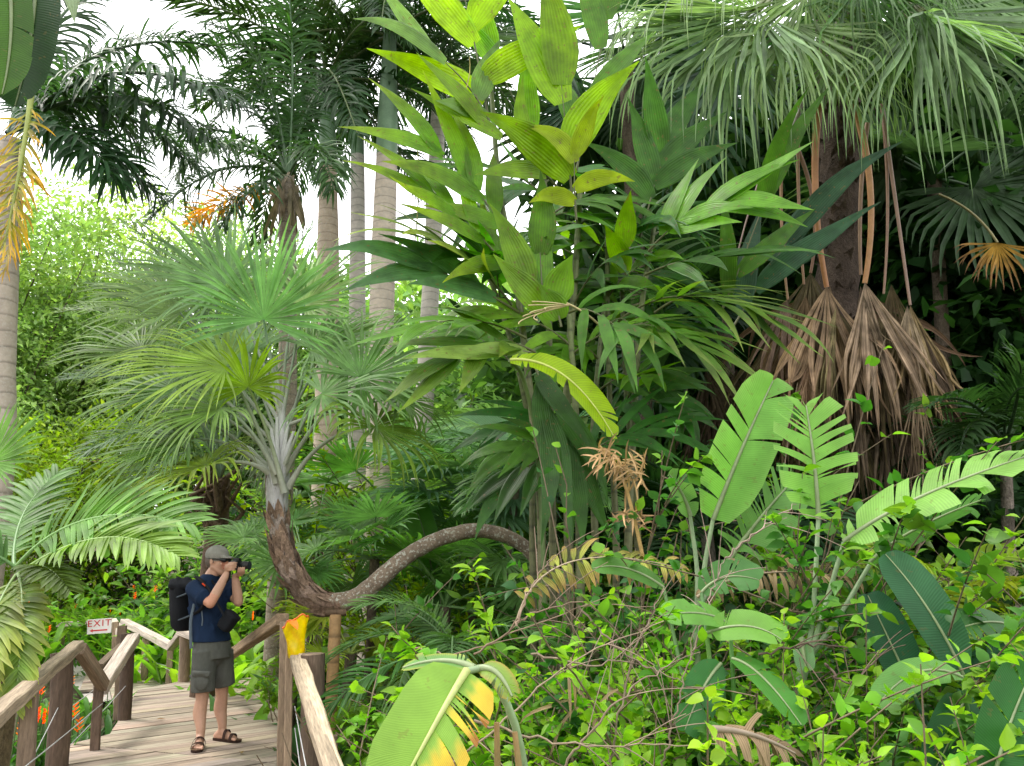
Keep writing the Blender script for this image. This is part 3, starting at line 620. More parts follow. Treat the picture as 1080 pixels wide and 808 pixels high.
def remeshed(mb,name,mats,root,vox,smooth=6,fac=.5,colorfn=None):
    """join overlapping closed shapes into one continuous skin"""
    o=mb.build('tmp',mats); md=o.modifiers.new('r','REMESH'); md.mode='VOXEL'; md.voxel_size=vox; md.use_smooth_shade=True
    ms=o.modifiers.new('s','SMOOTH'); ms.factor=fac; ms.iterations=smooth
    dg=bpy.context.evaluated_depsgraph_get(); ev=o.evaluated_get(dg); me=bpy.data.meshes.new_from_object(ev)
    n=len(me.vertices); co_=np.empty(n*3,np.float32); me.vertices.foreach_get('co',co_); co_=co_.reshape(-1,3).astype(float)
    fs=np.empty(len(me.polygons)*4,np.int32) if all(len(p.vertices)==4 for p in me.polygons) else None
    if fs is not None: me.polygons.foreach_get('vertices',fs); F=[fs.reshape(-1,4)]
    else: F=[np.array([list(p.vertices) for p in me.polygons if len(p.vertices)==k]) for k in (3,4)]; F=[f for f in F if len(f)]
    bpy.data.objects.remove(o); c=colorfn(co_) if colorfn else np.broadcast_to(np.array(mb.c[0][0]),co_.shape)
    r=MB(); r.add(co_,F[0],c,co_)
    for f in F[1:]: r.f.append(f); r.m.append(0)
    return r.build(name,mats,root)
SK=V(.52,.30,.21)
pr_=thing('person','man in navy t-shirt, cargo shorts and grey cap photographing from the boardwalk','person',G(222,786))
# key points
shN,shF=Q(205,621,-.10),Q(238,617,.13); elN,elF=Q(222,636.5,-.22),Q(251.5,635,-.02); haN,haF=Q(242,600,-.13),Q(247.5,604,-.05)
neck=Q(220,612,.0); head=Q(229.5,591,0); hipN,hipF=Q(216,684,-.09),Q(234,683,.09)
gN,gF=G(210,789),G(233.5,781.5)
knN=Q(213,738,-.07); knF=Q(234,734,.16); anN=gN+V(-.005,.02,.095); anF=gF+V(0,.0,.095)
b=MB()
# trunk under the clothes, neck
limb(b,[Q(222,664),Q(219,645),Q(219,628)],[.09,.10,.085],SK); limb(b,[Q(219,620),neck,Q(226,602)],[.075,.060,.058],SK)
# head: skull, face, jaw, nose, ear, lips, brow
hd=V(math.cos(rad(-14)),math.sin(rad(-14)),-.05); hd=nz(hd); hs=nz(np.cross(V(0,0,1),hd)); hu=np.cross(hd,hs); HM=np.stack([hd,hs,hu],1)
def hp(f,s,u): return head+HM@V(f,s,u)
sph(b,hp(-.015,0,.03),(.098,.076,.10),SK,16,HM); sph(b,hp(.03,0,-.035),(.068,.058,.078),SK,16,HM); limb(b,[hp(.0,0,-.085),hp(.062,0,-.104)],[.045,.032],SK); limb(b,[hp(-.01,-.05,-.06),hp(.055,-.02,-.10)],[.026,.022],SK,8); limb(b,[hp(-.01,.05,-.06),hp(.055,.02,-.10)],[.026,.022],SK,8)
limb(b,[hp(.085,0,.01),hp(.112,0,-.03)],[.010,.016],SK,8); sph(b,hp(.093,0,-.035),(.013,.017,.009),SK,8,HM)
limb(b,[hp(.088,-.02,-.062),hp(.094,0,-.061),hp(.088,.02,-.062)],[.006,.009,.006],SK,8); limb(b,[hp(.084,-.018,-.075),hp(.089,0,-.076),hp(.084,.018,-.075)],[.006,.009,.006],SK,8)
for s in (-1,1): sph(b,hp(-.012,s*.076,-.015),(.019,.009,.032),SK,10,HM); sph(b,hp(.06,s*.04,-.03),(.028,.022,.024),SK,8,HM); sph(b,hp(.084,s*.034,.012),(.012,.013,.012),SK,8,HM)
# arms
def arm(sh,el,ha):
    d=nz(ha-el); limb(b,[sh,(sh*.5+el*.5)+V(0,0,.0),el],[.056,.052,.043],SK); limb(b,[el,el+(ha-el)*.3,el+(ha-el)*.75,ha-d*.03],[.043,.046,.034,.027],SK)
arm(shN,elN,haN); arm(shF,elF,haF)
# hands: palms and five separate fingers closed on the camera
CAMC=Q(249,596.5,-.09); cf=nz(V(math.cos(rad(-12)),math.sin(rad(-12)),.03)); cs_=nz(np.cross(V(0,0,1),cf)); cu_=np.cross(cf,cs_); CMX=np.stack([cf,cs_,cu_],1)
def cp_(f,s,u): return CAMC+CMX@V(f,s,u)
def hand(wr,palm,tips,thumb,r=.0085):
    limb(b,[wr,(wr+palm)/2,palm],[.027,.030,.027],SK,10,.75)
    for root_,mid,tip in tips: limb(b,[root_,mid,tip],[r*1.12,r,r*.85],SK,7)
    limb(b,thumb,[r*1.5,r*1.25,r],SK,7)
# right hand (near): wraps the grip from the near side, index up on the release
hand(haN-nz(haN-elN)*.03,cp_(-.035,-.085,-.012),
  [(cp_(-.02,-.090,.022-.021*i),cp_(.030-.003*i,-.104+.004*abs(i-1),.026-.022*i),cp_(.052-.004*i,-.074,.022-.021*i)) for i in range(4)],
  [cp_(-.045,-.082,-.03),cp_(-.058,-.055,.0),cp_(-.052,-.035,.015)])
# left hand (far): palm up under the lens
hand(haF-nz(haF-elF)*.03,cp_(.045,.015,-.072),
  [(cp_(.035+.020*i,-.012,-.070),cp_(.045+.021*i,-.042,-.052+.002*i),cp_(.050+.021*i,-.044,-.018)) for i in range(4)],
  [cp_(.04,.045,-.06),cp_(.055,.052,-.03),cp_(.06,.045,-.003)])
# legs and feet
def leg(hp_,kn,an,g,fd,toe):
    cal=kn*.62+an*.38+V(-.02,.015,0); limb(b,[hp_*.8+kn*.2,(hp_+kn)/2,kn],[.070,.070,.054],SK); limb(b,[kn,cal,kn*.25+an*.75,an],[.054,.060,.042,.036],SK)
    heel=g-fd*.055+V(0,0,.042); ball=g+fd*.12+V(0,0,.036); limb(b,[an+V(0,0,-.01),heel],[.036,.033],SK); limb(b,[an,g+fd*.05+V(0,0,.055),ball],[.036,.036,.028],SK,12); sd_=nz(np.cross(fd,V(0,0,1)))
    limb(b,[heel,g+fd*.03+V(0,0,.04),ball+V(0,0,-.005)],[.032,.031,.03],SK)
    for i in range(5):
        s=(i-2)*.0185*toe; limb(b,[ball+sd_*s*.9,g+fd*(.185-.007*i*(1)-.004*i*i*.5)+sd_*s*1.15+V(0,0,.032)],[.0125 if i else .015,.0095 if i else .013],SK,8)
fdN=nz(V(.25,-1,0)); fdF=nz(V(.93,-.38,0))
leg(hipN,knN,anN,gN,fdN,1); leg(hipF,knF,anF,gF,fdF,-1)
for s,fd,g in ((1,fdN,gN),(-1,fdF,gF)): pass
def skincol(co_):
    c=np.repeat(SK[None],len(co_),0); z=co_[:,2]; r=np.random.default_rng(2); c=c*(1+r.normal(0,.02,(len(c),1))); hi=np.linalg.norm(co_-elN,axis=1)<.09; c[hi]*=V(1.08,.9,.85); hf=np.linalg.norm(co_-hp(.09,0,-.03),axis=1)<.05; c[hf]*=V(1.1,.85,.8); lips=np.linalg.norm((co_-hp(.09,0,-.068))/V(1,1,.35),axis=1)<.024; c[lips]*=V(.85,.5,.5); return c
remeshed(b,'body',MSKIN,pr_,.0062,5,.5,skincol)
# hair under the cap
hb=MB(); sph(hb,hp(-.04,0,.0),(.078,.078,.082),(.16,.13,.11),16,HM); limb(hb,[hp(-.085,-.03,-.02),hp(-.075,0,-.055),hp(-.085,.03,-.02)],[.02,.025,.02],(.16,.13,.11))
for s in (-1,1): limb(hb,[hp(-.01,s*.074,.03),hp(.005,s*.073,-.02)],[.012,.007],(.18,.15,.13),8)
remeshed(hb,'hair',MCLOTH,pr_,.008,3)
# cap
cb=MB(); sph(cb,hp(-.012,0,.05),(.113,.092,.088),(.20,.195,.175),20,HM); limb(cb,[hp(-.10,0,.03),hp(-.11,0,.045)],[.03,.02],(.2,.19,.17))
limb(cb,[hp(.085,-.05,.028),hp(.135,-.03,.03),hp(.15,0,.032),hp(.135,.03,.03),hp(.085,.05,.028)],[.009]*5,(.2,.19,.17)); limb(cb,[hp(.08,-.045,.034),hp(.08,.045,.034)],[.013,.013],(.2,.19,.17))
for k in range(5): limb(cb,[hp(.075,-.05+.025*k,.034),hp(.14-.012*abs(k-2),-.05*.7+.0175*k,.032)],[.014,.009],(.2,.19,.17),8)
remeshed(cb,'cap',MCLOTH,pr_,.0065,4,.5,lambda c: np.where((np.abs((c-hp(0,0,.012))@hu)<.006)[:,None],V(.11,.105,.095),V(.30,.29,.26)))
# sunglasses
gb=MB(); limb(gb,[hp(.0,-.082,.012),hp(.07,-.064,.012)],[.005,.006],(.012,.012,.014),8); limb(gb,[hp(.075,-.062,.008),hp(.098,-.04,.006),hp(.102,-.015,.008)],[.012,.020,.012],(.012,.012,.014),8); limb(gb,[hp(.075,.062,.008),hp(.098,.04,.006),hp(.102,.015,.008)],[.012,.020,.012],(.012,.012,.014),8); gb.build('sunglasses',MPLAS,pr_)
# t-shirt: torso loft plus sleeves
NAVY=V(.012,.026,.062); tb=MB(); fr=nz(V(math.cos(rad(-36)),math.sin(rad(-36)),0)); sr_=np.cross(fr,V(0,0,1))  # sr_: his right side
rows=[]; K=28
for py,cx,wr,dp in ((676,222.5,.184,.146),(669,222,.178,.138),(655,220.5,.165,.126),(640,219.5,.172,.126),(628,219.5,.186,.124),(619,219.5,.192,.112),(613.5,219.5,.155,.092),(609.5,220.5,.092,.082),(605.5,222,.066,.064)):
    c0=Q(cx,py); rows.append([c0+sr_*math.cos(a)*wr*abs(math.cos(a))**-.15*1.0+fr*math.sin(a)*dp for a in np.linspace(.001,2*np.pi+.001,K,endpoint=False)])
R=np.array(rows); idx=np.arange(R.shape[0]*K).reshape(-1,K); nx=np.roll(idx,-1,1); tb.add(R,np.stack([idx[:-1],nx[:-1],nx[1:],idx[1:]],-1).reshape(-1,4),NAVY); tb.add(R[0],[list(range(K))[::-1]],NAVY); tb.add(R[-1],[list(range(K))],NAVY)
for sh,el,f in ((shN,elN,.60),(shF,elF,.52)):
    limb(tb,[sh+V(0,0,.0)+(np.asarray(Q(220,622))-sh)*.35,sh,sh+(el-sh)*f],[.085,.079,.078],NAVY,14)
    ax_=nz(el-sh); e_=sh+(el-sh)*(f+.015); tube(tb,[e_-ax_*.012,e_+ax_*.012],[.083,.085],16,NAVY)
rg=np.random.default_rng(4)
for k in range(16):   # soft folds
    a=rg.random()*6.283; z=rg.random(); c0=Q(220,672-40*z); pA=c0+sr_*math.cos(a)*.160+fr*math.sin(a)*.120; pB=pA+V(rg.normal(0,.03),rg.normal(0,.03),.09+.05*rg.random()); limb(tb,[pA,(pA+pB)/2+fr*.012,pB],[.007,.016,.008],NAVY,8)
remeshed(tb,'t_shirt',MCLOTH,pr_,.009,5,.5)
# shorts
GREY=V(.105,.108,.096); sb=MB(); rows=[]
for py,wr,dp in ((694,.178,.145),(685,.176,.142),(677,.168,.132),(671,.160,.124)):
    c0=Q(223.5,py); rows.append([c0+sr_*math.cos(a)*wr+fr*math.sin(a)*dp for a in np.linspace(0,2*np.pi,K,endpoint=False)])
R=np.array(rows); idx=np.arange(4*K).reshape(-1,K); nx=np.roll(idx,-1,1); sb.add(R,np.stack([idx[:-1],nx[:-1],nx[1:],idx[1:]],-1).reshape(-1,4),GREY); sb.add(R[0],[list(range(K))[::-1]],GREY); sb.add(R[-1],[list(range(K))],GREY)
for hp_,hem,r in ((Q(215,692,-.08),Q(214,729.5,-.08),(.105,.102,.101)),(Q(233,692,.09),Q(236.5,722.5,.14),(.105,.100,.097))):
    tube(sb,spline([hp_+V(0,0,.05),(hp_+hem)/2,hem],14),np.interp(np.linspace(0,1,14),[0,.5,1],r),20,GREY)
limb(sb,[Q(222,690),Q(222,682)],[.13,.13],GREY)
for k in range(12):
    a=rg.random()*6.283; q=Q(215 if k%2 else 235,725-30*rg.random(),-.08 if k%2 else .12); pA=q+V(math.cos(a),math.sin(a),0)*.094; limb(sb,[pA,pA+V(rg.normal(0,.03),rg.normal(0,.03),.07)],[.008,.013],GREY,8)
remeshed(sb,'shorts',MCLOTH,pr_,.0085,4,.5)
pk=MB(); pc=Q(212.5,718,-.185); pn=nz(V(-.25,-1,0)); px_=nz(np.cross(V(0,0,1),pn)); PM=np.stack([px_,pn,V(0,0,1)],1)
for dx,dz,r in ((0,-.01,(.075,.030,.075)),): sph(pk,pc+PM@V(dx,0,dz),r,GREY,16,PM)
limb(pk,[pc+PM@V(-.075,.012,.07),pc+PM@V(0,.026,.066),pc+PM@V(.075,.012,.07)],[.016,.020,.016],GREY*.9); limb(pk,[pc+PM@V(-.07,.012,.05),pc+PM@V(.07,.012,.05)],[.02,.02],GREY*.9)
remeshed(pk,'cargo_pocket',MCLOTH,pr_,.007,3)
# sandals: sole, two straps with buckles each
BR=V(.055,.032,.025)
for g,fd,s in ((gN,fdN,1),(gF,fdF,-1)):
    sd_=nz(np.cross(fd,V(0,0,1))); m=MB(); outl=[(-.085,.0),(-.075,.028),(-.03,.034),(.05,.04),(.12,.05),(.17,.047),(.20,.028),(.212,.0),(.20,-.028),(.17,-.045),(.12,-.047),(.05,-.036),(-.03,-.034),(-.075,-.028)]
    ring=lambda z,k: [g+fd*(x*k)+sd_*(y*k)+V(0,0,z) for x,y in outl]
    n=len(outl); m.add(ring(.003,1)+ring(.026,1.02),[[i,(i+1)%n,n+(i+1)%n,n+i] for i in range(n)],BR*.8); m.add(ring(.026,1.02),[list(range(n))],V(.16,.10,.06)); m.add(ring(.003,1),[list(range(n))[::-1]],BR*.5)
    so_=m.build('sandal',MCLOTH,pr_,smooth=False)
    for x,hh in ((.125,.068),(.055,.098)):
        st=MB(); arc=[g+fd*(x+.012*math.cos(t))+sd_*(.054*math.cos(t))+V(0,0,.02+(hh-.02)*max(0,math.sin(t))**.8) for t in np.linspace(0,math.pi,14)]
        ribbons_pts=np.array(arc); rows=np.stack([ribbons_pts-fd*.016,ribbons_pts-fd*.016+V(0,0,.005),ribbons_pts+fd*.016+V(0,0,.005),ribbons_pts+fd*.016],1); idx=np.arange(56).reshape(14,4); nx=np.roll(idx,-1,1)
        st.add(rows,np.stack([idx[:-1],nx[:-1],nx[1:],idx[1:]],-1).reshape(-1,4),BR); st.build('strap',MCLOTH,so_,smooth=False)
# ---- camera in his hands
cr_=thing('camera','black camera with short lens held to the man\'s eye','camera',CAMC); K0=V(.012,.012,.013)
def cbox(c,hh,name,cl_,bev=.2):
    m=MB(); M_=CMX; f=[]; v=[]
    for z in (-1,-.8,.8,1):
        k=1 if abs(z)<.9 else 1-bev
        for x,y in ((-1+bev*.5,-1),(1-bev*.5,-1),(1,-1+bev*.5),(1,1-bev*.5),(1-bev*.5,1),(-1+bev*.5,1),(-1,1-bev*.5),(-1,-1+bev*.5)): v.append(cp_(*c)+M_@(V(x*k,y*k,z)*np.asarray(hh)))
    f=[[r*8+i,r*8+(i+1)%8,(r+1)*8+(i+1)%8,(r+1)*8+i] for r in range(3) for i in range(8)]; m.add(v,f,cl_); m.add(v[:8],[list(range(8))[::-1]],cl_); m.add(v[24:],[list(range(8))],cl_); return m.build(name,MPLAS,cr_,smooth=False)
cbox((0,0,0),(.03,.066,.044),'camera_body',K0); cbox((.005,0,.053),(.03,.024,.014),'viewfinder_hump',K0*1.2); cbox((.02,-.058,-.002),(.028,.016,.04),'grip',K0*.8)
m=MB(); tube(m,[cp_(.03,0,-.002),cp_(.06,0,-.002),cp_(.062,0,-.002),cp_(.10,0,-.002),cp_(.102,0,-.002),cp_(.135,0,-.002)],[.034,.034,.037,.037,.034,.038],20,K0*1.3); m.build('lens',MPLAS,cr_)
m=MB(); tube(m,[cp_(.1355,0,-.002),cp_(.137,0,-.002)],.03,20,V(.03,.035,.05)); m.build('lens_glass',MPLAS,cr_)
m=MB(); n0=np.array(Q(221,608,-.02)); tube(m,spline([cp_(-.02,-.06,.03),Q(241,612,-.16),Q(228,617,-.13),n0+V(0,0,.0)],16),.008,5,K0); m.build('neck_strap',MCLOTH,cr_)
# ---- backpack
BK=V(.012,.013,.016); bpk=thing('backpack','black backpack with grey-blue straps on the man\'s back','backpack',Q(192,690,.05)); m=MB(); rows=[]
bx=nz(V(math.cos(rad(-36)),math.sin(rad(-36)),0)); by=np.cross(bx,V(0,0,1))
for py,cx,dp,wd in ((665,194.5,.055,.10),(660,194,.085,.125),(645,194,.095,.135),(625,193.5,.095,.135),(616,193,.085,.125),(612,193,.06,.10)):
    c0=Q(cx+2,py,.08); rows.append([c0+bx*dp*np.sign(math.cos(a))*abs(math.cos(a))**.55+by*wd*np.sign(math.sin(a))*abs(math.sin(a))**.55 for a in np.linspace(0,2*np.pi,24,endpoint=False)])
R=np.array(rows); idx=np.arange(6*24).reshape(6,24); nx=np.roll(idx,-1,1); m.add(R,np.stack([idx[:-1],nx[:-1],nx[1:],idx[1:]],-1).reshape(-1,4),BK); m.add(R[0],[list(range(24))[::-1]],BK); m.add(R[-1],[list(range(24))],BK); m.build('bag',MCLOTH,bpk)
m=MB(); 
for k in range(7): limb(m,[Q(182+3*k,613+2*math.sin(k*2.1),.02),Q(181+3.3*k,618,-.02)],[.03,.035],BK*1.3,8)
remeshed(m,'top_flap',MCLOTH,bpk,.012,4)
m=MB(); sph(m,Q(185,645,.12),(.035,.06,.10),BK*1.4,12); m.build('side_pocket',MCLOTH,bpk)
def strap(pts,w_,c,name,sag=0):
    m=MB(); tube(m,spline(pts,14),w_,6,c,flat=.5); return m.build(name,MCLOTH,bpk)
GB=V(.11,.14,.17)
strap([Q(184,631,-.02),Q(192,628,-.09),Q(199,625,-.12)],.013,GB,'compression_strap'); strap([Q(186,655,-.02),Q(194,652,-.09),Q(201,649,-.12)],.013,GB,'compression_strap')
strap([Q(184,632,.12),Q(185.5,645,.10),Q(184,652,.12)],.022,V(.16,.22,.27),'bottle_sleeve')
strap([Q(206,632,-.14),Q(203,645,-.17),Q(201,658,-.17),Q(201.5,684,-.15)],.014,GB,'hanging_strap')
strap([Q(207,608.5,-.08),Q(213,613,-.14),Q(218,622,-.17),Q(214,640,-.20),Q(204,648,-.15)],.022,BK*1.2,'shoulder_strap')
strap([Q(212,640,-.17),Q(213.5,652,-.17),Q(213,660,-.17)],.006,GB,'cord')
strap([Q(214,615.5,-.165),Q(217,618,-.18)],.015,V(.75,.07,.02),'red_tag')
# ---- camera pouch at his hip
po=thing('pouch','black camera pouch hanging at the man\'s hip','pouch',Q(240,665,-.2)); m=MB(); d=nz(Q(246,646,-.17)-Q(236,662,-.17)); rows=[]
pc=Q(241,655,-.15); ax=nz(V(.55,0,.83)); ay=nz(V(-.3,-.95,.2)); ay=nz(ay-ax*(ay@ax)); az_=np.cross(ax,ay)
for t,k in ((-1.12,.55),(-1,.88),(-.6,1),(.5,1),(.62,1.07),(.95,1.05),(1.08,.7)):
    rows.append([pc+ax*t*.078+ay*.055*k*np.sign(math.cos(a))*abs(math.cos(a))**.6+az_*.068*k*np.sign(math.sin(a))*abs(math.sin(a))**.6 for a in np.linspace(0,2*np.pi,24,endpoint=False)])
R=np.array(rows); idx=np.arange(7*24).reshape(7,24); nx=np.roll(idx,-1,1); m.add(R,np.stack([idx[:-1],nx[:-1],nx[1:],idx[1:]],-1).reshape(-1,4),BK); m.add(R[0],[list(range(24))[::-1]],BK); m.add(R[-1],[list(range(24))],BK); m.build('case',MCLOTH,po)
m=MB(); tube(m,spline([Q(206,609,-.06),Q(218,618,-.18),Q(230,638,-.2),Q(238,652,-.18)],16),.016,6,BK*1.4,flat=.5); m.build('strap',MCLOTH,po)
# ================================================================== palms behind
def R_(s): return np.random.default_rng(s)
def hero_frond(root,cv,N,c,rng,**k):
    m=MB(); frond(m,cv,N,c=cl(c,rng,.1),rng=rng,**k); return m.build('frond',LM,root)
def pb3(a,b,c,n=14): return bez(P(*a),P(*b),P(*c),n)
# ---- royal palms
def royal(label,pts,Y,ws,crownpx,shaft_y,seed,nf,L,c,sh=(.16,.27,.15),tc=(.40,.35,.29),el=(-.7,1.2)):
    rng=R_(seed); pp=[P(x,y,Y) for x,y in pts]; base=gp(pts[-1][0],Y,-.1); pp=pp[:-1]+[base] if P(*pts[-1],Y)[2]>base[2] else pp
    root=thing('royal_palm',label,'palm',base,'tall royal palms behind the bent palm'); pp=spline(pp[::-1],30)
    wsr=np.interp(pp[:,2],sorted([P(x,y,Y)[2] for x,y in pts]),[RW(P(x,y,Y),w) for (x,y),w in sorted(zip(pts,ws),key=lambda q:-q[0][1])])
    zs=P(pts[0][0],shaft_y,Y)[2]; k=int(np.argmin(abs(pp[:,2]-zs)))
    m=MB(); tube(m,pp[:k+1],wsr[:k+1],18,tc,tc,rough=.012,rng=rng,caps=False); m.build('trunk',MRING,root)
    m=MB(); ws2=wsr[k:]*np.interp(np.linspace(0,1,len(wsr[k:])),[0,.12,.5,1],[1.02,1.08,.98,.8]); tube(m,pp[k:],ws2,18,sh,np.asarray(sh)*.7,caps=False); m.build('crownshaft',MRIB,root)
    top=pp[-1]; protos=[]
    for i in range(nf):
        az=i*2.399+rng.normal(0,.2); e=el[0]+(el[1]-el[0])*(i+.5)/nf
        if len(protos)<5:
            m=MB(); cv=fall(V(0,0,0),V(math.cos(e),0,math.sin(e)),L*(.9+.2*rng.random()),1.7,16); frond(m,cv,V(-.3*math.sin(e),rng.normal(0,.2),1),64,.62,.045,70,35,1.3,.25,.1,.03,cl(c,rng),None,V(.10,.14,.05),rng,5,jit=.22,wob_=0) if 0 else frond(m,cv,V(-.3*math.sin(e),rng.normal(0,.2),1),64,.62,.045,70,35,1.3,.25,.1,.03,cl(c,rng),None,V(.10,.14,.05),rng,5,jit=.25)
            for j in range(len(m.v)): m.v[j]=m.v[j]+base
            o=m.build('frond',LM,root); protos.append((o,e)); ry=0
        else:
            o0,e0=protos[rng.integers(5)]; o=o0.copy(); col.objects.link(o); ry=-(e-e0)
        o.location=tuple(top-base); o.rotation_euler=(rng.normal(0,.2),ry,az); s=.85+.3*rng.random(); o.scale=(s,s,s)
    return root
DKP=(.030,.062,.025)
royal('royal palm trunk with tan rings, leftmost and shortest of the slender grey trunks',[(345,88),(346,175),(346,265),(344,430),(338,560),(336,700)],13,[15,18,23,24,24,24],(345,85),175,21,17,3.1,DKP,el=(-.45,1.25),tc=(.46,.37,.28))
royal('thinnest royal palm trunk, pale grey, between two thicker ones',[(373,40),(377,160),(377,300),(376,440),(375,545),(373,700)],13.4,[12,14,17,18,18,18],(373,40),155,22,15,3.0,DKP,el=(-.15,1.25),tc=(.64,.59,.55))
royal('thickest royal palm trunk, tan with a grey-green crownshaft above',[(411,38),(408,160),(404,280),(400,430),(397,545),(395,700)],12.6,[17,22,26,26,25,25],(411,38),165,23,17,3.2,DKP,el=(-.1,1.25),tc=(.58,.49,.40))
royal('rough pale royal palm trunk partly hidden behind the broad-leaved cane palm',[(464,60),(459,200),(455,290),(448,420),(441,540),(438,700)],14.2,[13,17,18,20,18,19],(464,60),120,24,13,2.6,DKP,el=(-.1,1.2),tc=(.52,.48,.42))
# ---- queen palm with shaggy crown
rng=R_(31); base=gp(303,11,-.1); root=thing('queen_palm','palm with a shaggy dark feather crown left of the royal palm trunks','palm',base)
m=MB(); tube(m,spline([base,P(303,400,11),P(302,188,11)],24),np.linspace(.15,.12,24),14,V(.26,.21,.16),rough=.03,rng=rng); m.build('trunk',MRING,root)
for i in range(10):
    m=MB(); a=P(302+rng.normal(0,5),190+rng.normal(0,5),11+rng.normal(0,.06)); ribbons(m,np.repeat(a[None],3,0)+rng.normal(0,.04,(3,3)),V(rng.normal(0,.35),rng.normal(0,.35),-.8),V(0,-1,.2),.7+.3*rng.random(),.06,6,.8,0,STRAP,VX,V(.25,.21,.16),V(.2,.16,.11),0,rng,.5); m.build('fibre_sheath',MDRY,root)
QF=[((302,187,11),(235,150,10.6),(158,232,10.2)),((302,186,11),(240,100,10.8),(128,165,10.4)),((303,184,11),(262,60,11),(170,95,11)),((303,182,11),(285,30,10.6),(215,25,10)),((304,182,11),(315,40,11),(300,-40,11)),((305,182,11),(330,60,11.4),(372,100,11.8)),((303,185,11),(250,120,9.9),(185,185,9.0)),((303,185,11),(240,140,12),(170,150,13)),((305,184,11),(335,120,10.4),(352,200,9.9)),((304,182,11),(280,70,12),(235,60,13)),((302,187,11),(270,180,10),(235,240,9.4))]
for a,b,c_ in QF: hero_frond(root,pb3(a,b,c_,18),V(rng.normal(0,.25),-.3,1),(.035,.075,.025),rng,nl=74,ll=.62,lw=.040,lgrav=1.5,jit=.3,r0=.028,a0=66,a1=34)
# orange dying frond / fruit stalk in its crown
m=MB(); cv=pb3((288,205,10.2),(250,198,9.9),(200,236,9.6)); 
frond(m,cv,V(0,-1,.6),44,.40,.034,70,40,.9,.1,.12,.012,V(.70,.33,.04),V(.62,.24,.03),V(.4,.22,.1),rng,4,jit=.35); m.build('orange_flower_stalk',[MDRY,MRIB],root)
# ---- left-edge palm
rng=R_(41); base=V(*P(-12,600,7.4)[:2],-.7); root=thing('ringed_palm','tan ringed palm trunk at the left edge with yellowing fronds','palm',base)
tp=[base,P(-8,520,7.4),P(-3,380,7.4),P(2,250,7.4),P(8,150,7.4)]; m=MB(); tube(m,spline(tp,30),np.linspace(RW(tp[1],38),RW(tp[3],33),30),18,V(.42,.36,.30),rough=.01,rng=rng,caps=False); m.build('trunk',MRING,root)
for a,b,c_,cc,tip,kw in [((10,140,7.4),(90,20,7.8),(235,50,8.4),(.03,.065,.03),None,{}),((10,140,7.4),(100,70,7.6),(205,175,7.6),(.025,.055,.025),None,{}),((10,140,7.4),(70,110,8.),(165,205,8.6),(.025,.055,.022),None,{}),((10,140,7.4),(50,-20,8.2),(150,-30,9),(.04,.08,.03),None,{}),((8,140,7.4),(60,60,9),(190,120,10.5),(.03,.065,.03),None,{}),((12,140,7.4),(110,30,6.7),(250,110,6.4),(.035,.07,.03),None,{}),((10,140,7.4),(80,60,8.5),(150,160,9.5),(.022,.05,.022),None,{}),((10,140,7.4),(110,60,7.0),(225,150,6.8),(.03,.06,.025),None,{}),((10,140,7.4),(60,100,6.9),(120,190,6.6),(.022,.05,.022),None,{}),
   ((34,92,6.3),(26,165,6.2),(4,260,6.1),(.24,.25,.05),(.62,.33,.04),dict(ll=.50,nl=34,lw=.026,lgrav=.9)),((24,150,6.7),(20,210,6.5),(6,285,6.4),(.30,.26,.07),(.55,.30,.06),dict(ll=.36,nl=26,lw=.024))]:
    k=dict(nl=72,ll=.68,lw=.046,lgrav=1.7,jit=.28,r0=.03,a0=66,a1=35,tip=tip); k.update(kw); N=V(rng.normal(0,.2),-.2,1) if not kw else V(-.2,-1,.1); hero_frond(root,pb3(a,b,c_,18),N,cc,rng,**k)
m=MB(); banana(m,pb3((38,-40,4.4),(40,30,4.3),(16,112,4.2),14),V(.2,-1,.1),.36,R_(42),(.012,.034,.010),tear=.06,droop=.2,rib=(.12,.16,.06)); r2=thing('hanging_leaf','large dark glossy leaf hanging into the top left corner','leaf',P(38,-40,4.4)); m.build('blade',[MBAN,MRIB],r2)
m=MB(); tube(m,spline([V(P(-70,400,4.5)[0],4.5,-.65),P(-60,300,4.5),P(-30,-60,4.5),P(20,-110,4.45),P(38,-40,4.4)],24),np.linspace(.05,.015,24),10,V(.10,.13,.05)); m.build('stalk',MRIB,r2)
m=MB(); banana(m,pb3((8,-40,4.2),(18,40,4.1),(2,100,4.0),14),V(.5,-1,.1),.26,R_(44),(.028,.075,.010),tear=.1,droop=.3,rib=(.12,.16,.06)); m.build('side_blade',[MBAN,MRIB],r2)
for seed,a,b,c_ in ((43,(75,-30,4.6),(66,10,4.5),(84,52,4.5)),): 
    m=MB(); ribbons(m,[P(*a)],P(*c_)-P(*a),V(0,-1,.2),.46,.13,9,.4,0,OVATE,VX,V(.22,.27,.20)); m.build('pale_leaflet',MBAN,r2)
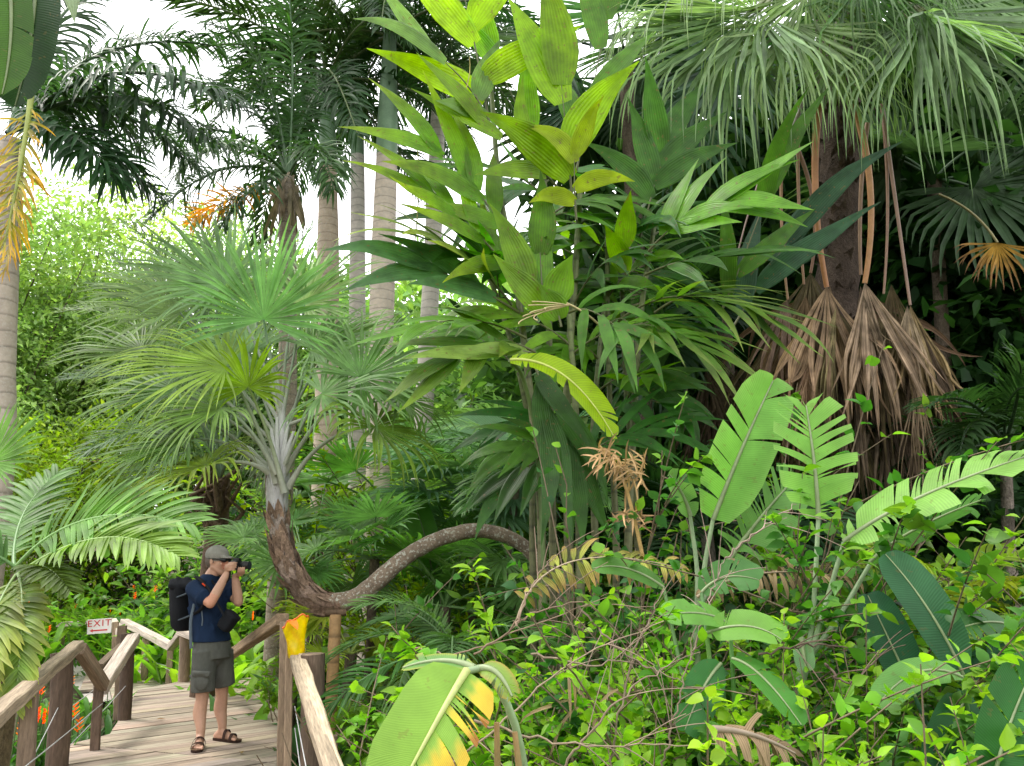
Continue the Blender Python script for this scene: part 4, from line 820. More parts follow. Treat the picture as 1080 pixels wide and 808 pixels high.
# ---- mid palm with thin grey-green fronds (behind bent palm)
rng=R_(51); base=gp(232,10.2,-.1); crown=P(232,505,10.2); root=thing('feather_palm','palm with fine grey-green fronds and stubby brown trunk behind the photographer','palm',base)
m=MB(); tube(m,spline([base,(base+crown)/2,crown],14),np.linspace(.15,.135,14),14,V(.15,.10,.07),rough=.05,rng=rng); m.build('trunk',MBARK,root)
for i in range(18):
    m=MB(); a=crown+V(rng.normal(0,.09),-.1+rng.normal(0,.06),-.1-.75*rng.random()); tube(m,[a,a+V(rng.normal(0,.12),-.12,.22),a+V(rng.normal(0,.2),-.25,.4)],[.035,.03,.015],6,V(.17,.12,.08)); m.build('leaf_stub',MBARK,root)
for a,b,c_ in [((232,505,10.2),(200,330,10),(95,300,9.5)),((232,505,10.2),(190,380,10),(75,400,9.5)),((232,505,10.2),(215,280,10.4),(130,235,10.4)),((232,505,10.2),(240,290,10.4),(200,215,10.4)),((232,505,10.2),(180,420,9.6),(90,480,9)),((232,505,10.2),(265,300,10.4),(330,240,10.6)),((232,505,10.2),(190,350,9.3),(110,350,8.6)),((232,505,10.2),(280,380,10.3),(350,340,10.5)),((232,505,10.2),(170,300,10.8),(60,330,11.2)),((232,505,10.2),(200,440,9.6),(130,530,9.1)),((232,505,10.2),(215,260,10.8),(165,265,11.2)),((232,505,10.2),(260,430,9.8),(290,520,9.4)),((232,505,10.2),(185,330,10.6),(120,270,10.9))]:
    hero_frond(root,pb3(a,b,c_,18),V(rng.normal(0,.3),-.5,1),(.115,.17,.10),rng,nl=66,ll=.50,lw=.020,lgrav=.8,jit=.12,r0=.022,a0=58,a1=26,lift=.35)
# ---- left foreground palm
rng=R_(61); crown=P(22,605,5.6); base=V(crown[0],crown[1],-.65); root=thing('fishbone_palm','low palm with broad light green feather fronds over the left handrail','palm',base)
m=MB(); tube(m,[base,(base+crown)/2,crown],[.09,.08,.06],10,V(.14,.11,.06)); m.build('trunk',MBARK,root)
for a,b,c_,cc,N,kw in [((15,600,5.6),(80,520,5.5),(200,552,5.3),(.15,.25,.08),V(.1,-.9,.75),dict(ll=.42)),((20,605,5.5),(110,540,5.2),(186,586,5.0),(.15,.25,.075),V(.2,-.75,.9),dict(ll=.36)),
   ((18,605,5.5),(30,612,5.1),(16,745,4.8),(.13,.20,.05),V(.25,-1,.1),dict(ll=.25,tip=(.22,.24,.06))),((18,605,5.5),(-10,640,5.0),(-45,760,4.7),(.11,.18,.05),V(.1,-1,.1),dict(ll=.36,tip=(.2,.22,.05))),((18,600,5.6),(-30,560,5.4),(-90,600,5.2),(.07,.14,.05),V(0,-.7,.7),dict(ll=.4)),
   ((25,600,5.6),(50,588,5.2),(72,622,5.0),(.06,.10,.025),V(.3,-.4,1),dict(ll=.24)),((15,600,5.6),(10,540,6.2),(60,500,6.6),(.08,.16,.06),V(.0,-.6,.8),dict(ll=.4))]:
    k=dict(nl=34,lw=.040,lgrav=.55,jit=.05,r0=.014,a0=62,a1=32,lift=.15,prof=(.7,1,1,.9,.65,.0)); k.update(kw); hero_frond(root,pb3(a,b,c_,16),N,cc,rng,**k)
rng=R_(62); base=V(*P(-40,560,6.2)[:2],-.65); root=thing('fan_palm','pale green fan leaf poking in at the left edge above the handrail palm','palm',base)
m=MB(); tube(m,spline([base,P(-50,560,6.2),P(-8,495,6.)],10),.012,6,(.1,.16,.06)); m.build('petiole',MRIB,root); m=MB(); fan(m,P(-10,488,6.),P(40,440,6.)-P(-10,488,6.),V(0,-1,.5),.52,26,170,.55,.5,(.14,.25,.07),rng=rng); m.build('frond',LM,root)

# ================================================================== bent fan palm (main)
rng=R_(71); YB=7.15
base=gp(600,7.6,-.1); root=thing('bent_fan_palm','fan palm whose snaking trunk lies sideways then turns up into silvery leaf bases','palm',base)
path=[(595,690,7.6),(585,625,7.5),(555,578,7.4),(512,560,7.3),(470,566,7.2),(430,586,7.15),(400,611,7.1),(375,631,7.1),(348,637,7.1)]
cv=spline([base]+[P(*q) for q in path],60); wd=[17,16,15,14.5,15,16,17,18.5,20,21]; rr=np.array([RW(p,w_) for p,w_ in zip(cv,np.interp(np.linspace(0,1,60),np.linspace(0,1,10),wd))])
m=MB(); tube(m,cv,rr,16,V(.20,.165,.125),V(.19,.14,.10),rough=.035,rng=rng); m.build('trunk',MSPECK,root)
path2=[(364,637,7.1),(345,637,7.1),(325,627,7.1),(309,606,7.1),(299,580,7.12),(293,545,7.15),(292,520,7.15)]
cv=spline([P(*q) for q in path2],50); rr=np.array([RW(p,w_) for p,w_ in zip(cv,np.interp(np.linspace(0,1,50),np.linspace(0,1,7),[20,21,22,21.5,20.5,20,20]))])
m=MB(); tube(m,cv,rr,16,V(.25,.155,.105),V(.36,.31,.27),rough=.05,rng=rng)
for i in range(80):
    k=rng.integers(4,49); a=rng.random()*6.283; T=nz(cv[min(k+1,49)]-cv[k-1]); s1=nz(np.cross(T,V(0,1,0))); s2=np.cross(T,s1); o=s1*math.cos(a)+s2*math.sin(a)
    ribbons(m,[cv[k]+o*rr[k]*.86],T*1.+o*(.35 if k<42 else .12),o,.17 if k<42 else .24,.085,5,-.15,0,(1,.95,.8,.45,.05),VX,V(.25,.17,.12)*(.6+.8*rng.random()) if k<44 or rng.random()<.4 else V(.42,.40,.38))
m.build('old_trunk',MBARK,root)
CR=[(292,528),(293,505),(295,480),(297,455)]
m=MB(); c2=spline([P(x,y,YB) for x,y in ((292,540),(293,505),(296,470),(298,425))],16); tube(m,c2,[RW(p,w_) for p,w_ in zip(c2,np.interp(np.linspace(0,1,16),[0,.35,.7,1],[22,25,15,3]))],14,V(.42,.41,.42),V(.5,.5,.49)); 
for dx,ty,w_ in ((-11,452,3),(13,455,3),(-5,440,3),(7,445,3)):
    c3=spline([P(294,530,YB-.06),P(295+dx*.5,480,YB-.09),P(297+dx,ty,YB-.05)],10); tube(m,c3,[RW(p,q) for p,q in zip(c3,np.linspace(9,w_,10))],8,V(.45,.44,.45),V(.50,.50,.48),flat=.6)
m.build('silver_leaf_base',MFIBRE,root)
GB_=(.085,.155,.065); 
FL=[ # petiole start, bend, hastula H(px,py,Y), tip(px,py,Y), R, spread, nseg, split, grav, N, colour
 ((296,430,7.1),(285,380,7.0),(278,337,6.85),(288,225,6.8),.98,232,44,.52,.35,V(.05,-1,.30),(.10,.20,.09)),
 ((300,520,7.0),(285,455,6.9),(262,408,6.7),(262,330,6.6),.46,250,34,.62,.7,V(-.1,-1,.55),(.125,.20,.028)),
 ((292,510,7.05),(272,440,6.95),(238,386,6.75),(120,372,6.6),1.12,210,46,.45,.75,V(.1,-.75,.85),(.11,.18,.05)),
 ((285,500,7.1),(262,480,7.0),(216,491,6.8),(140,512,6.7),.80,300,44,.5,1.5,V(.05,-.35,1),(.085,.13,.03)),
 ((300,500,7.1),(330,440,6.9),(380,398,6.8),(450,350,6.8),.84,265,44,.5,.8,V(-.2,-1,.4),(.085,.155,.06)),
 ((304,515,7.05),(335,452,6.95),(396,450,6.7),(450,490,6.6),.78,310,44,.5,1.6,V(.1,-.3,1),(.07,.12,.03)),
 ((296,440,7.3),(270,350,7.5),(236,300,7.6),(150,230,7.6),1.10,220,42,.5,.5,V(.2,-.9,.6),(.12,.19,.11)),
 ((292,460,7.3),(240,390,7.6),(190,330,7.7),(90,300,7.7),1.05,210,42,.48,.6,V(.2,-.8,.8),(.12,.185,.11)),
 ((298,440,7.4),(310,370,7.6),(322,320,7.7),(390,260,7.8),.95,230,40,.5,.5,V(-.3,-.9,.6),(.10,.18,.085)),
 ((300,450,7.4),(330,390,7.6),(350,365,7.6),(430,330,7.6),.85,220,38,.48,.9,V(-.2,-.8,.8),(.10,.18,.08)),
 ((290,480,7.3),(230,430,7.5),(185,410,7.5),(80,430,7.4),1.05,210,42,.48,.9,V(.1,-.6,.9),(.085,.145,.06)),
 ((290,500,7.3),(240,450,7.6),(205,440,7.6),(110,500,7.5),.95,250,40,.48,1.2,V(.1,-.5,1),(.06,.10,.03)),
 ((296,430,7.5),(290,340,7.9),(235,315,8.0),(190,230,8.0),.85,210,40,.5,.4,V(.2,-1,.4),(.13,.20,.13)),
 ((300,450,7.2),(345,430,7.2),(420,420,7.2),(480,450,7.2),.70,300,38,.48,1.5,V(-.1,-.4,1),(.06,.11,.035)),
 ((294,445,7.5),(250,360,8.2),(170,310,8.4),(90,275,8.5),.95,200,40,.48,.6,V(.2,-.9,.7),(.13,.19,.13)),
 ((297,440,7.5),(300,360,8.0),(312,325,8.2),(345,250,8.2),.80,200,36,.5,.4,V(-.1,-1,.4),(.11,.19,.09)),
 ((292,500,7.0),(262,440,6.85),(232,430,6.7),(150,450,6.6),.85,250,42,.46,1.4,V(.1,-.6,.9),(.10,.165,.07)),
 ((300,490,7.0),(325,430,6.9),(340,415,6.75),(400,400,6.7),.80,250,40,.46,1.3,V(-.1,-.7,.8),(.10,.17,.08)),
 ((296,470,7.3),(270,400,7.4),(262,372,7.45),(200,350,7.5),.90,260,42,.46,1.0,V(.1,-.8,.7),(.12,.185,.11)),
 ((300,470,7.3),(318,400,7.4),(330,368,7.45),(380,345,7.5),.85,250,40,.46,1.0,V(-.1,-.8,.7),(.12,.185,.11)),
 ((288,505,7.2),(250,455,7.3),(190,465,7.3),(100,490,7.2),1.0,250,42,.46,1.4,V(.1,-.5,1),(.085,.15,.06)),
 ((292,470,7.4),(220,400,8.0),(150,370,8.2),(60,360,8.2),1.0,210,40,.48,.8,V(.1,-.7,.9),(.10,.16,.08)),
]
for a,b,h_,t_,Rr,sp_,ns_,spl,gr,N,cc in FL:
    H=P(*h_); m=MB(); fan(m,H,P(*t_)-H,N,Rr,ns_,sp_,spl*.84,gr,cl(np.asarray(cc)*V(1.32,1.28,1.0),rng,.06),np.asarray(cc)*V(1.75,1.55,1.45),rng,9,.12,.5,.25,.22,.05); fr_=m.build('frond',LM,root)
    pm=MB(); pc_=bez(P(*a),P(*b),H,12); tube(pm,pc_,np.interp(np.linspace(0,1,12),[0,.25,1],[.034,.020,.009] if a[1]>495 else [.020,.015,.009]),7,V(.36,.37,.31),np.asarray(cc)*1.1); pm.build('petiole',MRIB,fr_)

# ================================================================== broad-leaved cane palm (centre)
rng=R_(81); base=gp(590,6.8,-.05); root=thing('cane_palm','clump of slender canes with broad pleated bright green leaves','palm',base)
STEMS=[[(575,815,6.6),(572,600,6.6),(566,480,6.6),(545,300,6.7),(527,200,6.7),(518,90,6.7)],[(585,815,6.7),(583,560,6.7),(580,400,6.8),(578,250,6.9),(572,160,7.0)],[(597,815,6.9),(600,600,6.9),(598,420,7),(606,300,7),(612,200,7)],[(612,815,6.5),(612,600,6.5),(608,450,6.6),(600,330,6.7)],[(625,815,7.1),(628,600,7.1),(626,450,7.2),(640,300,7.3)],[(655,815,6.9),(662,600,6.9),(668,450,7.0),(676,330,7.0),(690,240,7.1)],[(674,815,7.4),(672,560,7.4),(660,400,7.4),(655,270,7.4)],[(565,815,7.2),(562,600,7.2),(558,450,7.2),(530,330,7.2),(500,260,7.1)],[(640,815,7.3),(650,600,7.3),(643,420,7.3),(640,250,7.3)]]
for i,s in enumerate(STEMS):
    m=MB(); pts=[P(*q) for q in s]; pts[0][2]=float(gz(pts[0][0],pts[0][1]))-.05; cv=spline(pts,26); tube(m,cv,np.linspace(.042,.022,26)*(.8+.4*rng.random()),9,V(.14,.12,.07),V(.12,.15,.05)); m.build('cane',MSTEM,root)
def bl(a,b,c_,N,cc,**k):
    m=MB(); kk=dict(pairs=3,ll=.62,lw=.19,rng=rng); kk.update(k); broad(m,pb3(a,b,c_,12),N,c=cl(cc,rng,.08),**kk); return m.build('frond',[MPLEAT,MRIB],root)
YG=(.17,.29,.026); BG=(.11,.235,.024); DG=(.042,.11,.020); MG=(.085,.19,.026); CAMN=V(0,-1,.25)
bl((516,130,6.5),(505,60,6.4),(478,-55,6.3),V(.25,-1,.1),YG,pairs=4,ll=.86,lw=.27,pet=.25,a0=50,a1=12)
bl((522,142,6.4),(500,85,6.3),(455,55,6.2),V(.2,-.8,.5),(.10,.17,.05),pairs=2,ll=.55,lw=.2,pet=.4)
bl((603,205,6.5),(600,165,6.4),(592,90,6.35),CAMN,(.15,.28,.024),pairs=2,ll=.80,lw=.30,a0=30,a1=10,pet=.3)
bl((608,180,6.7),(620,120,6.7),(640,20,6.7),V(-.2,-1,.2),(.09,.18,.03),pairs=2,ll=.7,lw=.2,a0=25,a1=8,pet=.35)
bl((590,200,6.5),(560,165,6.4),(510,132,6.3),V(.1,-.85,.5),YG,pairs=2,ll=.55,lw=.19,a0=32,a1=10,pet=.35)
bl((580,185,6.7),(555,130,6.7),(520,60,6.7),V(.2,-.9,.3),BG,pairs=2,ll=.6,lw=.2,a0=30,a1=10)
bl((608,232,6.3),(605,205,6.25),(606,165,6.2),V(0,-.9,.5),(.24,.30,.03),pairs=2,ll=.36,lw=.14,a0=62,a1=20,pet=.4,lgrav=1.2)
bl((550,275,6.5),(515,205,6.4),(462,160,6.3),V(.2,-.9,.45),MG,pairs=4,ll=.6,lw=.16,tip=(.16,.24,.03))
bl((548,300,6.5),(505,240,6.3),(455,205,6.2),V(.2,-.8,.6),MG,pairs=4,ll=.6,lw=.15,tip=(.2,.28,.03))
bl((540,322,6.6),(500,268,6.4),(455,255,6.2),V(.1,-.6,.9),(.05,.10,.02),pairs=4,ll=.55,lw=.15,tip=(.2,.26,.04))
bl((548,330,6.4),(500,300,6.3),(455,283,6.2),V(.3,-.9,.5),(.09,.17,.06),pairs=2,ll=.62,lw=.20,a0=22,a1=8,pet=.3)
bl((575,330,6.3),(560,300,6.25),(530,270,6.2),V(.2,-1,.3),(.10,.20,.025),pairs=1,ll=.5,lw=.24,a0=12,a1=12,pet=.3)
bl((572,330,6.3),(572,290,6.3),(568,250,6.3),V(0,-1,.15),(.10,.20,.025),pairs=1,ll=.42,lw=.2,a0=6,a1=6,pet=.4)
bl((592,345,6.2),(588,325,6.2),(580,300,6.2),V(0,-1,.2),(.11,.22,.03),pairs=1,ll=.26,lw=.22,a0=10,a1=10,pet=.4)
bl((555,357,6.5),(500,325,6.3),(445,345,6.1),V(.1,-.6,.9),(.10,.2,.03),pairs=3,ll=.42,lw=.13,a0=34)
bl((565,372,6.4),(525,348,6.3),(480,376,6.1),V(.1,-.7,.8),(.06,.12,.025),pairs=3,ll=.5,lw=.15,tip=(.14,.2,.03))
bl((560,372,6.2),(525,365,6.1),(490,388,6.0),V(.1,-.8,.6),(.20,.28,.08),pairs=1,ll=.5,lw=.16,a0=12,a1=12,pet=.35)
bl((565,388,6.3),(575,415,6.2),(578,450,6.1),V(0,-1,.1),(.035,.09,.02),pairs=2,ll=.68,lw=.14,a0=12,a1=5,pet=.2)
bl((580,400,6.6),(592,430,6.5),(600,470,6.5),V(0,-1,.1),DG,pairs=2,ll=.6,lw=.16,a0=16,a1=6,pet=.2)
# right-hand strap-leafleted leaves
bl((650,340,6.6),(700,300,6.3),(752,318,6.0),V(0,-.5,1),(.055,.12,.02),pairs=6,ll=.52,lw=.075,a0=58,a1=14,tip=(.15,.2,.05),lgrav=.5)
bl((640,350,6.4),(690,330,6.1),(735,365,5.9),V(0,-.6,.9),(.055,.12,.02),pairs=6,ll=.50,lw=.07,a0=60,a1=16,tip=(.15,.19,.05),lgrav=.6)
bl((640,345,6.2),(660,325,6.0),(665,350,5.9),V(0,-.9,.4),(.08,.16,.03),pairs=3,ll=.42,lw=.08,a0=60,a1=20,lgrav=1.6)
bl((600,330,6.2),(620,318,6.0),(650,345,5.9),V(0,-.9,.4),(.08,.17,.03),pairs=3,ll=.45,lw=.085,a0=60,a1=15,lgrav=1.6)
bl((680,270,6.8),(710,230,6.6),(760,215,6.4),V(-.1,-.9,.5),MG,pairs=4,ll=.55,lw=.17)
bl((680,290,6.8),(720,270,6.6),(775,270,6.3),V(0,-.7,.8),DG,pairs=4,ll=.55,lw=.14)
bl((675,250,7),(690,200,7),(700,150,7),V(0,-1,.2),DG,pairs=3,ll=.6,lw=.2)
bl((690,330,6.8),(740,290,6.6),(800,330,6.3),V(0,-.5,1),(.04,.095,.018),pairs=6,ll=.5,lw=.09,tip=(.1,.16,.03))
bl((660,290,6.6),(660,260,6.5),(652,225,6.4),V(0,-1,.2),BG,pairs=1,ll=.34,lw=.17,a0=14,a1=14)
bl((760,330,7.2),(790,260,7.1),(805,215,7.0),V(.2,-1,.2),(.05,.13,.02),pairs=2,ll=.8,lw=.16,a0=18,a1=6)
bl((770,350,7.4),(800,300,7.4),(840,240,7.3),V(-.2,-1,.2),(.03,.07,.04),pairs=2,ll=.9,lw=.2,a0=18,a1=6)
for i in range(44):   # inner leaves filling the clump
    s=STEMS[rng.integers(len(STEMS))]; u=rng.uniform(.56,1.0); pts=spline([P(*q) for q in s],40); a=pts[int(u*39)]; az=rng.normal(0,.75)+(math.pi if rng.random()<.45 else 0.); e=rng.uniform(.3,1.35); L=rng.uniform(.5,.85)
    d=V(math.cos(az),math.sin(az)*.8,math.sin(e)*1.1); cv=fall(a,d,L,rng.uniform(.5,1.5),12); m=MB(); broad(m,cv,nz(V(-d[0]*.4,-.9,.8)),int(rng.integers(3,6)),rng.uniform(.36,.50),rng.uniform(.08,.125),46,12,cl(DG if rng.random()<.62 else MG,rng),None,rng,rng.uniform(.3,1.0)); m.build('frond',[MPLEAT,MRIB],root)
# flower stalk, pale straw coloured
m=MB()
for k in range(7):
    c0=P(600,322,6.0); tube(m,bez(c0,P(600-20-6*k,322-4+3*k,5.9),P(600-30+rng.normal(0,8)-5*k*.6,322+4*k-4,5.9),8),.005,5,V(.50,.42,.22),caps=False)
tube(m,bez(P(634,345,6.2),P(620,330,6.1),P(598,320,6.0),8),.009,6,V(.42,.36,.18)); m.build('flower_stalk',MTWIG,root)
for a,b,lbl in (((440,150,6.3),(437,260,6.3),0),((495,60,6.2),(478,120,6.2),0)):
    m=MB(); tube(m,bez(P(*a),P(a[0]+4,(a[1]+b[1])/2,6.3),P(*b),8),.005,5,V(.4,.36,.14)); m.build('hanging_fibre',MTWIG,root)
# torn yellow-green leaf below
rng=R_(83); r2=thing('torn_leaf_plant','torn yellow-green paddle leaf arching in front of the canes','plant',gp(560,6.3)); m=MB(); banana(m,pb3((538,380,5.9),(600,375,5.8),(648,462,5.7),18),V(.35,-.8,.6),.30,rng,(.20,.30,.03),ns=22,tear=.3,droop=.5,rib=(.35,.4,.08),open_=.10); m.build('leaf_blade',[MBAN,MRIB],r2)
m=MB(); a=gp(575,6.4); tube(m,spline([a,P(574,620,6.4),P(566,470,6.3),P(552,400,6.1),P(538,380,5.9)],20),.018,7,V(.1,.15,.05)); m.build('stalk',MRIB,r2)

# ================================================================== shaggy fan palm (right) with dead skirt
rng=R_(91); YT=8.3; base=gp(884,YT,-.1); root=thing('shaggy_fan_palm','tall fan palm with drooping ribbon-tipped leaves over a skirt of dead fans','palm',base)
tp=[base,P(884,600,YT),P(884,400,YT),P(885,250,YT),P(884,120,YT),P(884,-30,YT)]; cv=spline(tp,44); m=MB(); tube(m,cv,np.array([RW(p,40) for p in cv])*(1+.0*cv[:,0]),16,V(.075,.055,.042),rough=.11,rng=rng)
for i in range(330):
    k=rng.integers(10,43); a=rng.random()*6.283; o=V(math.cos(a),math.sin(a),0); ribbons(m,[cv[k]+o*.165],o*.75+V(rng.normal(0,.3),0,.8),o,.15,.11,3,.3,0,(1,.85,.5,.1),VX,V(.105,.078,.056)*(.4+.9*rng.random()))
m.build('trunk',MBARK,root)
PG=(.15,.22,.12)
TL=[ # H, tip, R, spread, N, colour
 ((800,12,7.3),(690,85,7.0),2.1,150,V(.45,-.55,.8),PG),((775,28,7.4),(660,150,7.2),2.1,130,V(.5,-.6,.7),(.12,.19,.10)),((795,10,7.3),(720,10,7.2),2.0,140,V(.2,-.4,1),PG),
 ((835,25,7.2),(840,110,6.9),1.5,170,V(.0,-.8,.6),(.14,.22,.10)),((880,60,7.4),(870,130,7.2),1.3,160,V(0,-.9,.4),(.12,.19,.08)),
 ((972,14,7.1),(1020,90,6.7),2.2,150,V(-.3,-.6,.8),(.13,.20,.10)),((975,12,7.1),(1060,40,6.8),2.3,150,V(-.3,-.4,1),PG),((960,20,7.2),(930,90,7.0),1.3,120,V(.1,-.8,.5),(.12,.2,.09)),((1000,-20,7.3),(1110,60,6.9),1.9,140,V(-.4,-.5,.9),(.10,.17,.08)),
 ((915,-30,7.2),(960,20,6.8),1.5,140,V(0,-.5,1),(.05,.10,.03)),((850,-8,7.3),(862,70,7.1),1.4,150,V(.1,-.8,.6),(.10,.17,.06)),((905,-15,7.3),(915,60,7.1),1.4,160,V(-.1,-.8,.6),(.08,.15,.05)),((885,-10,7.7),(884,60,7.5),1.2,180,V(0,-.9,.5),(.07,.12,.05)),((890,-60,8.8),(900,-150,9.2),2.0,200,V(0,-.6,.9),(.05,.10,.04)),((850,-50,8.6),(720,-110,8.8),2.0,180,V(.2,-.6,.9),(.06,.11,.05)),((930,-50,8.6),(1050,-110,8.8),2.0,180,V(-.2,-.6,.9),(.05,.10,.04)),((1010,60,9.4),(1090,140,9.4),1.8,200,V(-.3,-.6,.8),(.035,.07,.03)),((780,60,9.3),(720,150,9.4),1.8,180,V(.3,-.6,.8),(.05,.09,.05)),
]
for h_,t_,Rr,sp_,N,cc in TL:
    H=P(*h_); m=MB(); fan(m,H,P(*t_)-H,N,Rr,46,sp_,.48,5.0,cl(cc,rng,.06),np.asarray(cc)*V(1.3,1.2,1.2),rng,13,.05,.55,.15,.38,.10,.55,gvar=.35,var=.2); fr_=m.build('frond',LM,root)
    pm=MB(); tube(pm,bez(P(886,-15,YT),(P(886,-60,YT)+H)/2+V(0,0,.15),H,10),np.linspace(.045,.02,10),7,V(.14,.17,.06)); pm.build('petiole',MRIB,fr_)
BRN=V(.155,.120,.080)
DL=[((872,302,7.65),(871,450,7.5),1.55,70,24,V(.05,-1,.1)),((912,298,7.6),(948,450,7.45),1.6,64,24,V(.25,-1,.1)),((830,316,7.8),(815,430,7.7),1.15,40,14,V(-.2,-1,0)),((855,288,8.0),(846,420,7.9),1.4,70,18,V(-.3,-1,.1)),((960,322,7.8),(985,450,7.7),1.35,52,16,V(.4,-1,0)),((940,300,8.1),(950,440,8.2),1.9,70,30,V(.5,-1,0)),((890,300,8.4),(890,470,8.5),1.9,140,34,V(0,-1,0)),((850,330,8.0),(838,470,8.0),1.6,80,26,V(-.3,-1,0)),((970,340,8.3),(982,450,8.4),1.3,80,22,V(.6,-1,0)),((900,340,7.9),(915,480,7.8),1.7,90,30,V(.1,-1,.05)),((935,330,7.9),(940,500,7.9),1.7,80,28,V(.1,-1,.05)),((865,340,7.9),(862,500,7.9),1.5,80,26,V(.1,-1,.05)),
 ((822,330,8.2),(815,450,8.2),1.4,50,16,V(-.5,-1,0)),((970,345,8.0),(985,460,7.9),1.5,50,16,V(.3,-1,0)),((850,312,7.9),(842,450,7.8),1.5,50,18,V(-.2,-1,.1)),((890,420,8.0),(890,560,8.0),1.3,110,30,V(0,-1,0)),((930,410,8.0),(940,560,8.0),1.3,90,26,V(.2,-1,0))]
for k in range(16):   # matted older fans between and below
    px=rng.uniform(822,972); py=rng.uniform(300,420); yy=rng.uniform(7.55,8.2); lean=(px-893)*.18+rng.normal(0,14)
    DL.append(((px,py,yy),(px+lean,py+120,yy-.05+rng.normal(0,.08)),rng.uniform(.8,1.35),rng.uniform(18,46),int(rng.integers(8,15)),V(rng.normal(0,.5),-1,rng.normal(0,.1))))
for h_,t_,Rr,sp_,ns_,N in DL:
    H=P(*h_); m=MB(); cc=BRN*rng.uniform(.65,1.5)*(1. if h_[2]<7.85 else .6)*V(1,rng.uniform(.92,1.08),rng.uniform(.85,1.15)); fan(m,H,P(*t_)-H,N,Rr,ns_ if h_[2]>7.66 else 20,sp_*.88,.64,1.5,cc,cc*V(.85,.8,.76),rng,15,.05,.85,.16,rng.uniform(.18,.5),.08,.75,gvar=1.,gs=rng.uniform(.4,.6),wk=1.2,var=.2); o=m.build('dead_frond',[MDRY,MRIB],root)  # fans set further back darkened: shade between layers put into colour
PT=[((866,95,7.5),(872,303,7.72),.034,(.38,.17,.06)),((899,105,7.5),(912,299,7.68),.034,(.40,.20,.07)),((842,130,7.8),(848,300,7.9),.017,(.30,.17,.09)),((838,150,7.8),(855,288,8.0),.02,(.25,.14,.08)),((915,130,7.8),(908,290,7.9),.022,(.26,.16,.09)),((932,130,7.8),(932,310,7.9),.016,(.27,.16,.1)),((930,110,7.8),(960,322,7.8),.020,(.24,.15,.1)),((826,150,7.9),(831,316,7.8),.016,(.3,.17,.08)),((812,160,8.0),(775,280,7.8),.012,(.2,.12,.09)),((850,92,7.6),(815,175,7.5),.018,(.34,.30,.25))]
for a,b,r_,cc in PT:
    m=MB(); pa,pb_=P(*a),P(*b); tube(m,bez(pa,(pa+pb_)/2+V(rng.normal(0,.13),-.05,0),pb_,14),np.linspace(r_*1.3,r_*.8,14),8,np.asarray(cc)*.9,np.asarray(cc)*.8,flat=.7); m.build('dead_petiole',MRIB,root)
# other fan palms right
fan_palm('fan_palm','small fan palm with dark drooping leaves right of the shaggy trunk',gp(985,9.8),P(985,190,9.8),R_(92),14,.6,1.35,(.045,.085,.04),.09,None,2.2,34,230,.45,(-.9,1.0),distinct=5)
rng=R_(93); r2=thing('dying_fan_leaf','yellow and brown dying fan leaf hanging at the right edge','palm leaf',P(1052,254,8.2)); m=MB(); H=P(1052,256,8.2); fan(m,H,P(1060,330,8.0)-H,V(-.1,-1,.3),.62,30,150,.5,1.0,(.27,.17,.045),(.15,.09,.06),rng,8,.1,.6,.15,.3); m.build('blade',[MDRY,MRIB],r2); m=MB(); tube(m,bez(P(990,205,8.4),P(1030,220,8.3),H,10),.014,6,V(.2,.18,.07)); m.build('petiole',MRIB,r2)
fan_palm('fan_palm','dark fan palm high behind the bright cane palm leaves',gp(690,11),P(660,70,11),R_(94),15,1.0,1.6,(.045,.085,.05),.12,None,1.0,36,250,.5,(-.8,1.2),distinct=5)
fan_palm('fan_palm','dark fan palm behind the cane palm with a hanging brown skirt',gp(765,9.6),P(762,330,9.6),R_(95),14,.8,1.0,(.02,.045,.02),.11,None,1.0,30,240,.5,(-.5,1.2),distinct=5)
r3=[o for o in col.objects if o.parent is None and o.get('label','').startswith('dark fan palm behind the cane')][0]; rng=R_(96)
for k in range(6):
    m=MB(); H=P(745+8*k,390,9.3+rng.normal(0,.1)); fan(m,H,V(rng.normal(0,.15),0,-1),V(rng.normal(0,.5),-1,0),1.6,16,60,.4,1.,V(.06,.045,.03),V(.05,.035,.025),rng,8,.1,.8,.2,.5,.2); m.build('dead_frond',[MDRY,MRIB],r3)
feather_palm('feather_palm','dark feather palm in the shade under the right edge dead leaf',gp(1060,7.6),P(1060,470,7.6),R_(97),14,1.5,(.025,.055,.022),.06,.42,.04,30,None,None,1.3,(.0,1.2),distinct=5,tmat=MBARK)
# ================================================================== bananas and paddle leaves at the right
BM=[MBAN,MRIB]
rng=R_(101); base=gp(843,4.55); root=thing('banana_plant','young banana plant with three tall torn pale green leaves','banana plant',base)
m=MB(); tube(m,spline([base,P(845,760,4.5),P(850,690,4.45)],10),np.linspace(.035,.028,10),10,V(.26,.30,.24),V(.2,.26,.16)); m.build('stem',MRIB,root)
def paddle(root,a,b,c_,N,Wpx,cc,seed,pet=None,name='leaf',**k):
    m=MB(); cv=pb3(a,b,c_,16); W=2*RW(cv[8],Wpx)*1.12; kk=dict(tear=.2,droop=.3); kk.update(k); banana(m,cv,N,W,R_(seed),cc,**kk)
    if pet is not None: tube(m,spline([P(*q) for q in pet],12),np.linspace(.016,.012,12),7,V(.22,.30,.16),mat=1,caps=False)
    return m.build(name,BM,root)
BG1=(.135,.29,.075)
paddle(root,(863,548,4.45),(862,500,4.4),(850,428,4.5),V(-.12,-1,.12),72,BG1,102,[(851,700,4.45),(858,640,4.45),(863,548,4.45)],ns=36,tear=.36,droop=.25,open_=.13,edge=(.2,.33,.12))
paddle(root,(890,572,4.4),(955,522,4.2),(1095,478,3.9),V(-.25,-.65,.9),66,(.16,.30,.09),103,[(852,700,4.45),(870,640,4.42),(890,572,4.4)],ns=36,tear=.3,droop=.9,open_=.16)
